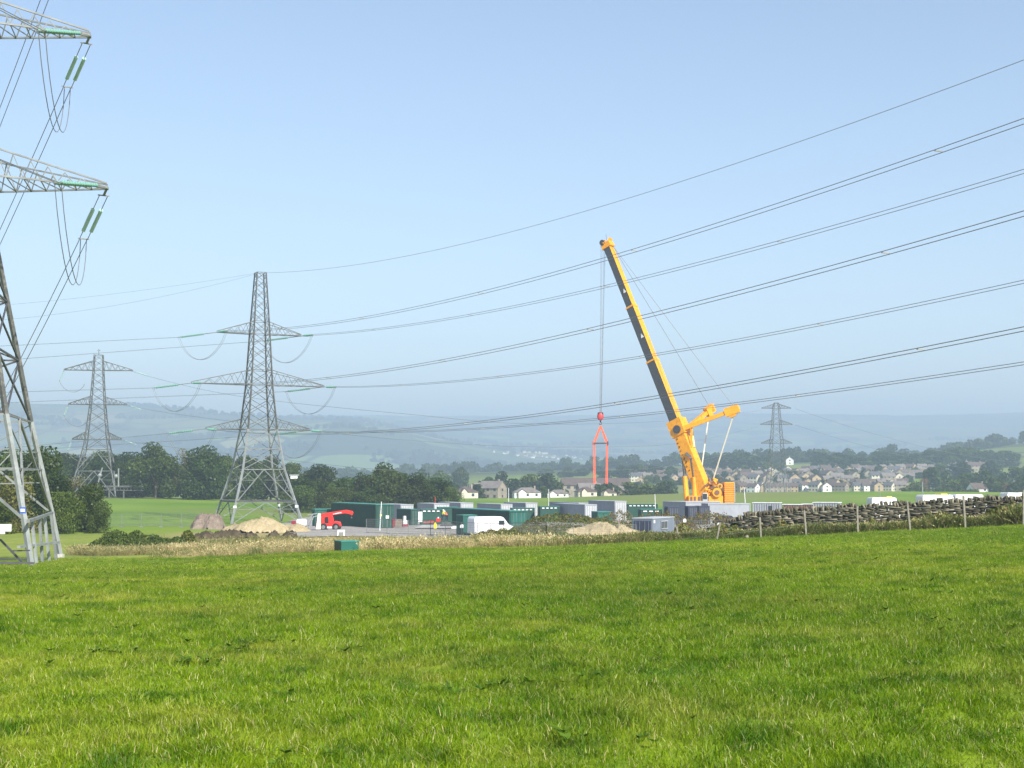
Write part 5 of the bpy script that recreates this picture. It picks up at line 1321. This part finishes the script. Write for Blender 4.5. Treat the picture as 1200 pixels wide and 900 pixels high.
# boom head with sheaves and the small nose
mb = MB(); bsec(mb, .98, 1.0, 1.6, 2.1, 1.5, 1.8, 0, 0); h0 = bp(.99, 0, -.6); nose = P(706.5, 284, h0.y - .3); mb.bar(h0 + Vector((0, 0, .1)), nose + Vector((0, 0, .1)), 1.0, .9)
mb.bar(bp(1.0, 0, .5), bp(1.0, 0, .5) + Vector((.4, 0, .7)), .7, .8); hd_o = mb.build('boom_head', OR, CR)
for s in (-.3, .3):
    mb = MB(); mb.disc(nose + Vector((0, 0, -.1)) + sd * s, sd, .55, .14, 14); o = mb.build('sheave', M['crane_dark'], CR); o.parent = hd_o
mb = MB(); mb.bar(bp(1.01, 0, .2), bp(1.01, 0, .2) + Vector((-.1, 0, 1.2)), .06); mb.build('antenna', M['dark_steel'], CR)
# guying masts spread from the collar
root = bp(tc - .03, 0, 1.2); ends = [P(833, 479, Yc + 7), P(862, 479.5, Yc - 1)]; heads = []
for i, e in enumerate(ends):
    s_ = -1 if i == 0 else 1; r = root + sd * (.7 * s_)
    mb = MB(); mb.bar(r, r.lerp(e, .85), .85, .8, w2=.7); mb.bar(r.lerp(e, .8), e + (e - r).normalized() * .6, 1.0, 1.5); mb.bar(r.lerp(e, .88) + Vector((0, 0, -.7)), e + Vector((0, 0, -.75)), .8, .9, m=0)
    o = mb.build('guy_mast', OR, CR); mb = MB(); mb.disc(e, sd, .75, .5, 12); q2 = mb.build('winch_drum', M['crane_orange'], CR); q2.parent = o; heads.append(e)
    mb = MB(); st = bp(tc - .10, .5 * s_, 1.2); mb.bar(st, r.lerp(e, .16), .3); o = mb.build('mast_ram', M['crane_orange'], CR)
# guy lines to the boom head and down to the superstructure
for e, a in zip(heads, ((821, 558), (836, 561))):
    mb = MB(); mb.tube([e, bp(.985, 0, .9)], .045, 4); mb.build('guy_line', M['wire'], CR)
    mb = MB(); d = P(a[0], a[1], Yc + 1); mb.bar(e + Vector((-.3, 0, -.8)), d, .17); mb.build('guy_bar', M['cream_paint'], CR)
mb = MB(); mb.tube([bp(tc + .01, .5, 1.1), bp(.6, 0, 1.0)], .035, 4); mb.build('guy_line', M['wire'], CR)
# luffing cylinders
for a, b, s in (((801, 536), (805, 589), 1.0), ((812, 538), (815, 589), -1.0)):
    s_ = 1 if a[0] < 805 else -1
    pt = bp(.165, .75, -1.35) if s_ > 0 else bp(.17, 1.35, .15); yb = Yc + (2.5 if s_ > 0 else 3.5) * 1.0
    bt = P(b[0], b[1], pt.y - (1.2 if s_ > 0 else .6)); tp = P(a[0], a[1], pt.y)
    mb = MB(); mb.tube([bt, bt.lerp(tp, .58)], .48, 12); mb.build('luffing_cylinder', M['crane_orange'], CR, smooth=False)
    mb = MB(); mb.tube([bt.lerp(tp, .55), tp.lerp(pt, .2)], .3, 10); mb.bar(tp.lerp(pt, .1), pt, .5); mb.build('cylinder_rod', M['weathered_steel'], CR)
# superstructure, engine, winches
def cq(px, py, dy=0): return P(px, py, Yc + dy)
def blk(name, x0, x1, y0, y1, d0, d1, mat, bevel=.06, parent=CR):
    a = cq(x0, y1); b = cq(x1, y0); mb = MB(); mb.box(a.x, b.x, Yc + d0, Yc + d1, a.z, b.z); return mb.build(name, mat, parent, bevel=bevel)
blk('slewing_platform', 806, 846, 581, 590, -1.4, 1.6, M['crane_orange'])
blk('winch_frame', 832, 846, 575, 583, -.9, 1.3, M['crane_orange'])
cw = blk('counterweight', 847.5, 858.5, 565, 589, -1.6, 1.9, M['crane_orange'], .04)
mb = MB()
for i in range(9):
    a = cq(847.3, 567 + i * 2.5); b = cq(858.7, 567 + i * 2.5); mb.box(a.x, b.x, Yc - 1.66, Yc - 1.58, a.z - .05, a.z + .04)
o = mb.build('slab_joint', M['hook_red'], CR); o.parent = cw
mb = MB(); a = cq(858.9, 565.5); b = cq(859.6, 588); mb.box(a.x, b.x, Yc - 1.7, Yc + 1.9, b.z, a.z); mb.build('edge_plate', M['cream_paint'], CR)
for px, py, r in ((838.5, 577, .8), (842, 569.5, .45)):
    mb = MB(); c = cq(px, py); mb.disc((c.x, Yc - 1.5, c.z), (0, 1, 0), r, .8, 16); mb.disc((c.x, Yc - 1.95, c.z), (0, 1, 0), r * .55, .15, 12, 1); mb.build('winch', [M['crane_orange'], M['brown_clad']], CR)
mb = MB(); g2 = random.Random(9)
for i in range(60):
    a = cq(g2.uniform(829, 846), g2.uniform(562, 582), g2.uniform(-1.3, .8)); b = a + Vector((g2.uniform(-1, 1), g2.uniform(-.5, .5), g2.uniform(-.7, .9))); mb.bar(a, b, g2.uniform(.08, .3), m=g2.choice([0, 0, 1]))
mb.build('winch_gear', [M['crane_orange'], M['brown_clad']], CR)
mb = MB()
for px in (808, 812, 817, 822, 827): a = cq(px, 585); mb.box(a.x, a.x + .35, Yc - 1.5, Yc - 1.38, a.z - .5, a.z + .5)
mb.build('platform_fittings', M['brown_clad'], CR)
mb = MB(); a = cq(824.5, 583.5); mb.box(a.x - .45, a.x + .45, Yc - 1.9, Yc - .9, a.z - .8, a.z + .9); o = mb.build('operator_cab', M['cont_light'], CR, bevel=.08)
mb = MB(); mb.box(a.x - .35, a.x + .35, Yc - 1.94, Yc - 1.905, a.z - .2, a.z + .75); q2 = mb.build('cab_window', M['glass_van'], CR); q2.parent = o
# carrier, outriggers and wheels stand behind the units
c = Vector((cq(832, 590).x, Yc, zg)); mb = MB(); zt = cq(832, 590).z
mb.box(c.x - 8, c.x + 3.9, Yc - 1.4, Yc + 1.6, zg + 1.0, zt); mb.build('carrier', M['crane_orange'], CR, bevel=.08)
for i in range(8):
    for s in (-1.3, 1.4):
        mb = MB(); mb.tube([(c.x - 7 + i * 1.5, Yc + s - .3, zg + .75), (c.x - 7 + i * 1.5, Yc + s + .3, zg + .75)], .75, 14); mb.build('wheel', M['rubber'], CR)
for sx in (-6, 3):
    for sy in (-1, 1):
        mb = MB(); mb.bar((c.x + sx, Yc, zg + 1.3), (c.x + sx * 1.2, Yc + sy * 5, zg + 1.2), .5); mb.bar((c.x + sx * 1.2, Yc + sy * 5, zg + 1.4), (c.x + sx * 1.2, Yc + sy * 5, zg + .1), .3); mb.build('outrigger', M['crane_orange'], CR)
# hoist ropes and hook block
hb = P(703.6, 488, nose.y - .3); mb = MB()
for dx, dz in ((-.38, .0), (-.14, 0), (.25, 0), (.45, 0)):
    mb.tube([nose + Vector((dx, 0, -.2)), hb + Vector((dx * .35, 0, .3))], .035, 4)
mb.build('hoist_rope', M['wire'], CR)
mb = MB(); mb.ball((hb.x, hb.y, hb.z), (.62, .35, .8), 0, 12, 8); mb.box(hb.x - .5, hb.x + .5, hb.y - .2, hb.y + .2, hb.z + .2, hb.z + .75, 1); mb.bar(hb + Vector((0, 0, -.6)), hb + Vector((0, 0, -1.1)), .22, m=1)
o = mb.build('hook_block', [M['hook_red'], M['black']], CR, smooth=True)
mb = MB(); mb.tube([hb + Vector((.0, 0, -1.0)), hb + Vector((.22, 0, -1.2)), hb + Vector((.15, 0, -1.5)), hb + Vector((-.12, 0, -1.5)), hb + Vector((-.25, 0, -1.3))], .09, 8); q2 = mb.build('hook', M['dark_steel'], CR); q2.parent = o
# slings: a thing of their own hanging from the hook
ys = hb.y; S = thing('lifting_slings', 'orange lifting slings with a dark spreader bar hanging from the crane hook', 'slings', (hb.x, ys, P(703, 568, ys).z))
mb = MB(); a = P(695.5, 519.5, ys); b = P(712, 519.5, ys); mb.bar(a, b, .26); mb.bar(a + Vector((0, 0, .35)), a - Vector((0, 0, .35)), .3); mb.bar(b + Vector((0, 0, .35)), b - Vector((0, 0, .35)), .3); mb.build('spreader_bar', M['dark_steel'], S)
for px in (696.2, 711.3):
    for s in (-.16, .16):
        mb = MB(); p1 = P(703.8, 499, ys); p2 = P(px, 519, ys); mb.bar(p1 + Vector((s * .3, 0, 0)), p2 + Vector((s, s, 0)), .13, .2); mb.build('sling', M['sling_orange'], S)
    e = -1 if px < 700 else 1
    for s in (-.2, .22):
        mb = MB(); mb.bar(P(px, 520, ys) + Vector((s * .5, s, 0)), P(px - e * .5, 567, ys) + Vector((s * .7, s, 0)), .3, .14); mb.build('sling', M['sling_orange'], S)
# ------------------------------------------------------------------ workers
def skinned(name, pts, edges, rad, mat, parent, sub=1):
    me = bpy.data.meshes.new(name); me.from_pydata(pts, edges, []); o = bpy.data.objects.new(name, me); COL.objects.link(o); o.parent = parent
    m = o.modifiers.new('skin', 'SKIN'); m.use_smooth_shade = True
    for i, r in enumerate(rad):
        sv = me.skin_vertices[0].data[i]; sv.radius = (r, r); sv.use_root = (i == 0)
    s = o.modifiers.new('sub', 'SUBSURF'); s.levels = sub; s.render_levels = sub
    me.materials.append(mat); return o
def worker(label, px, yb, Y, rz, vest, bend=0., arm=.5):
    x = X(px, Y); T = thing('person', label, 'person', (x, Y, max(G(x, Y) + .1, Z(yb, Y))), rz)
    b = bend
    J = {'hip': (0, 0, .95), 'chest': (0, b * .25, 1.32 - b * .08), 'neck': (0, b * .38, 1.5 - b * .12), 'head': (0, b * .45 + .02, 1.66 - b * .15),
         'hl': (-.1, 0, .9), 'kl': (-.12, .05, .5), 'al': (-.12, -.02, .08), 'tl': (-.13, .14, .03), 'hr': (.1, 0, .9), 'kr': (.13, -.03, .5), 'ar': (.14, -.1, .08), 'tr': (.15, .06, .03),
         'sl': (-.19, b * .35, 1.42 - b * .1), 'el': (-.25, b * .4 + .08, 1.15), 'wl': (-.2, b * .4 + .3 * arm + .05, 1.0 + .15 * arm), 'fl': (-.18, b * .4 + .38 * arm + .06, .96 + .17 * arm),
         'sr': (.19, b * .35, 1.42 - b * .1), 'er': (.25, b * .4 + .06, 1.15), 'wr': (.2, b * .4 + .3 * arm + .04, 1.0 + .12 * arm), 'fr': (.18, b * .4 + .38 * arm + .05, .96 + .14 * arm)}
    rd = dict(hip=.15, chest=.16, neck=.06, head=.1, hl=.09, kl=.065, al=.045, tl=.04, hr=.09, kr=.065, ar=.045, tr=.04, sl=.07, el=.05, wl=.035, fl=.035, sr=.07, er=.05, wr=.035, fr=.035)
    ks = list(J); E_ = [('hip', 'chest'), ('chest', 'neck'), ('neck', 'head'), ('hip', 'hl'), ('hl', 'kl'), ('kl', 'al'), ('al', 'tl'), ('hip', 'hr'), ('hr', 'kr'), ('kr', 'ar'), ('ar', 'tr'), ('chest', 'sl'), ('sl', 'el'), ('el', 'wl'), ('wl', 'fl'), ('chest', 'sr'), ('sr', 'er'), ('er', 'wr'), ('wr', 'fr')]
    skinned('body', [J[k] for k in ks], [(ks.index(a), ks.index(b_)) for a, b_ in E_], [rd[k] for k in ks], M['skin'], T)
    def part(name, keys, edges, grow, mat):
        skinned(name, [J[k] for k in keys], [(keys.index(a), keys.index(b_)) for a, b_ in edges], [rd[k] + grow for k in keys], mat, T)
    part('trousers', ['hip', 'hl', 'kl', 'al', 'hr', 'kr', 'ar'], [('hip', 'hl'), ('hl', 'kl'), ('kl', 'al'), ('hip', 'hr'), ('hr', 'kr'), ('kr', 'ar')], .022, M['navy'])
    part('jacket', ['hip', 'chest', 'sl', 'el', 'wl', 'sr', 'er', 'wr'], [('hip', 'chest'), ('chest', 'sl'), ('sl', 'el'), ('el', 'wl'), ('chest', 'sr'), ('sr', 'er'), ('er', 'wr')], .03, vest)
    mb = MB(); h = J['head']; mb.ball((h[0], h[1], h[2] + .05), (.13, .145, .11), 0, 12, 8); mb.disc((h[0], h[1] + .05, h[2] + .04), (0, 0, 1), .15, .02, 12); mb.build('helmet', M['white_paint'], T, world=False, smooth=True)
worker('worker in a yellow high visibility jacket and white helmet standing on the slab', 519, 611, 212, R(-70), M['hivis'], .2, .6)
worker('stooping worker in orange and dark clothing beside the yellow jacketed one', 524, 611.5, 212, R(60), M['sling_orange'], .9, .9)

# ------------------------------------------------------------------ houses
def house_kind(w, d, h, rise, wall, roof, hip=False, wins=3, floors=2, gable_front=False):
    """ridge along x; front faces -y"""
    mb = MB(); mb.box(-w / 2, w / 2, -d / 2, d / 2, -1.5, h)
    if not hip:
        for s in (-1, 1): mb.face([(s * w / 2, -d / 2, h), (s * w / 2, d / 2, h), (s * w / 2, 0, h + rise)])
    if hip:
        mb.box(-w * .36, -w * .08, -d / 2 - 1.6, -d / 2 + .1, -1.5, h - .05); mb.face([(-w * .36, -d / 2 - 1.6, h - .05), (-w * .08, -d / 2 - 1.6, h - .05), (-w * .22, -d / 2 - 1.6, h + rise * .62)])
    wl = mb.build('wall', M[wall]); mb = MB(); o = .35; i = (d / 2) if hip else -o; th = .14
    for s in (-1, 1):
        A = Vector((-w / 2 - o, s * (d / 2 + o), h - o * rise / (d / 2))); B = Vector((w / 2 + o, s * (d / 2 + o), A.z)); C_ = Vector((w / 2 - i, 0, h + rise)); D = Vector((-w / 2 + i, 0, h + rise)); u = Vector((0, 0, th))
        mb.hexa([A, B, C_, D, A + u, B + u, C_ + u, D + u])
        if hip:
            A2 = Vector((s * (w / 2 + o), -d / 2 - o, A.z)); B2 = Vector((s * (w / 2 + o), d / 2 + o, A.z)); C2 = Vector((s * (w / 2 - i), 0, h + rise)); mb.face([A2 + u, B2 + u, C2 + u]); mb.face([A2, C2, B2])
    if hip:
        for q_ in (-.39, -.05): e0 = Vector((w * q_, -d / 2 - 1.9, h - .1)); e1 = Vector((w * q_, 0, h - .1)); r0_ = Vector((-w * .22, -d / 2 - 1.9, h + rise * .68)); r1_ = Vector((-w * .22, 0, h + rise * .68)); u = Vector((0, 0, .12)); mb.hexa([e0, e1, r1_, r0_, e0 + u, e1 + u, r1_ + u, r0_ + u])
    rf = mb.build('roof', M[roof]); mb = MB(); mb.box(w * .28, w * .28 + .7, -.3, .5, h + rise * .5, h + rise + .9); ch = mb.build('chimney', M['w_stone'])
    wn = []
    for f in range(floors):
        for k in range(wins):
            for s in (-1, 1):
                mb = MB(); xc = -w / 2 + w * (k + .5) / wins; z = .9 + f * 2.7; mb.box(xc - .55, xc + .55, s * (d / 2 + .02) - .03, s * (d / 2 + .02) + .03, z, z + 1.15); wn.append(mb.build('window', M['window']))
    for f in range(floors):
        for s in (-1, 1):
            mb = MB(); z = .9 + f * 2.7; mb.box(s * (w / 2 + .02) - .03, s * (w / 2 + .02) + .03, -.6, .6, z, z + 1.1); wn.append(mb.build('window', M['window']))
    return [wl, rf, ch] + wn
class HouseKind:
    def __init__(s, name, desc, *a, **k):
        s.root = thing(name, 'x', 'house'); s.desc = desc; ps = house_kind(*a, **k)
        for p in ps: p.parent = s.root
        ps[2].parent = ps[1]; s.used = False
    def put(s, px, Y, rz, label, group, zt=None, sc=1.0):
        r = s.root if not s.used else dup(s.root); s.used = True
        x = X(px, Y); r.location = (x, Y, G(x, Y)); r.rotation_euler = (0, 0, rz); r.scale = (sc, sc, sc); r['label'] = label; r['group'] = group; return r
HK = [HouseKind('house', 'tan gabled house with a brown roof', 9, 7.5, 5, 2.8, 'w_tan', 'r_brown'),
      HouseKind('house', 'cream house with a grey roof', 8.5, 7.5, 5, 2.8, 'w_cream', 'r_grey'),
      HouseKind('house', 'stone house with a pale roof', 10, 7.5, 5, 2.8, 'w_stone', 'r_pale'),
      HouseKind('house', 'tan house with a pale roof', 8, 7, 4.8, 2.6, 'w_tan', 'r_pale', wins=2),
      HouseKind('terraced_house', 'long row house with a brown roof', 17, 7.5, 5, 2.8, 'w_stone', 'r_brown', wins=5),
      HouseKind('house', 'white house with a brown roof', 8, 7, 4.8, 2.6, 'w_white', 'r_brown', wins=2),
      HouseKind('bungalow', 'cream bungalow', 12.5, 7.5, 2.7, 2.1, 'w_white', 'r_pale', hip=True, floors=1),
      HouseKind('bungalow', 'pale bungalow with a brown roof', 8.5, 7.5, 2.7, 2.0, 'w_cream', 'r_brown', hip=True, floors=1, wins=2)]
rowsH = [(855, 868, 1062, 13, 'front'), (905, 862, 1068, 12.5, 'second'), (960, 750, 1072, 12, 'third'), (1020, 745, 1078, 11.5, 'fourth'), (1085, 742, 1085, 11, 'fifth'), (1150, 742, 1120, 10.5, 'rear')]
for Y, a, b, st, nm_ in rowsH:
    px = a; cnt = {}
    while px < b:
        w = rng.choices([0, 1, 2, 3, 4, 5], [3, 3, 3, 3, 1.6, 1.2])[0]; hk = HK[w]
        if rng.random() < .90 and not (756 < px < 800 and Y < 1000):
            i = cnt.get(w, 0); cnt[w] = i + 1
            hk.put(px, Y + rng.uniform(-16, 16), R(rng.choice([0, 8, -12, 90, 78, 100, 35, -40]) + rng.uniform(-6, 6)), '%s, %s of its kind in the %s village row' % (hk.desc, ordinal(i), nm_), 'village houses', sc=rng.uniform(.8, 1.0) * (.82 if Y < 920 else .92))
        px += st * (1.5 if w == 4 else 1) * rng.uniform(.85, 1.25)
for px, Y, rz, k, lb in ((925, 1330, 80, 5, 'lone bright white house above the village roofs beside the distant pylon'),
                         (617, 530, 8, 6, 'white walled bungalow with a broad hipped roof on the pasture edge'),
                         (654, 532, -6, 6, 'second bungalow right of the broad hipped one'),
                         (686, 540, 12, 7, 'small pinkish bungalow below the orange slings'),
                         (545, 560, 20, 7, 'bungalow nearest the dark clump of trees'),
                         (713, 560, 0, 7, 'tiny bungalow among the trees right of the orange slings'),
                         (566, 640, 35, 2, 'stone house above the first bungalow'), (577, 600, -30, 2, 'stone house with a steep gable between two trees'), (560, 700, 10, 1, 'cream house highest on the slope left of the bungalows'),
                         (728, 690, 60, 3, 'tan house above the trees left of the crane'), (690, 640, 10, 2, 'stone house under the long brown roof'),
                         (1192, 780, 30, 1, 'cream house between the trees at the right edge'), (1183, 900, 70, 0, 'tall tan house at the right edge'), (1116, 1130, 20, 5, 'white gabled house in the wood right of the village'), (1132, 1180, 70, 5, 'white gable on the wooded hillside'), (1153, 1220, 60, 1, 'first cream gable below the wooded skyline'), (1163, 1220, 60, 1, 'second cream gable below the wooded skyline'), (1172, 1210, 65, 3, 'third gable below the wooded skyline'), (1141, 1140, 10, 4, 'long roof across the wooded hillside'),
                         (1098, 900, 12, 1, 'cream house peeping through the grove at the right'), (1144, 700, 12, 5, 'low white house just above the long white van')):
    HK[k].put(px, Y, R(rz), lb, None, sc=.62 if px == 654 else .7 if px == 713 else .8 if px == 617 else .85 if px == 686 else 1)
    # (group left out for single houses)
# the long brown roofed building above the bungalows
Yb = 720; x = X(697, Yb); T = thing('school_building', 'very long low building with a dull brown roof above the bungalows', 'building', (x, Yb, Z(573, Yb)), R(4))
mb = MB(); mb.box(-17, 17, -5, 5, -4, 2.2); 
for s in (-1, 1): mb.face([(s * 17, -5, 2.2), (s * 17, 5, 2.2), (s * 17, 0, 5.4)])
mb.build('wall', M['w_stone'], T, world=False)
mb = MB(); 
for s in (-1, 1): mb.hexa([(-17.5, s * 5.5, 1.9), (17.5, s * 5.5, 1.9), (17.5, 0, 5.4), (-17.5, 0, 5.4), (-17.5, s * 5.5, 2.1), (17.5, s * 5.5, 2.1), (17.5, 0, 5.6), (-17.5, 0, 5.6)])
mb.build('roof', M['r_brown'], T, world=False)
for i in range(9):
    mb = MB(); mb.box(-15 + i * 3.6, -13.2 + i * 3.6, -5.06, -5.02, .2, 1.5); mb.build('window', M['window'], T, world=False)
# clean up kinds never placed
for o in list(bpy.data.objects):
    if o.get('label') == 'x':
        for c in list(o.children): 
            for g_ in list(c.children): bpy.data.objects.remove(g_)
            bpy.data.objects.remove(c)
        bpy.data.objects.remove(o)
for o in bpy.data.objects:
    if 'group' in o and not o['group']: del o['group']
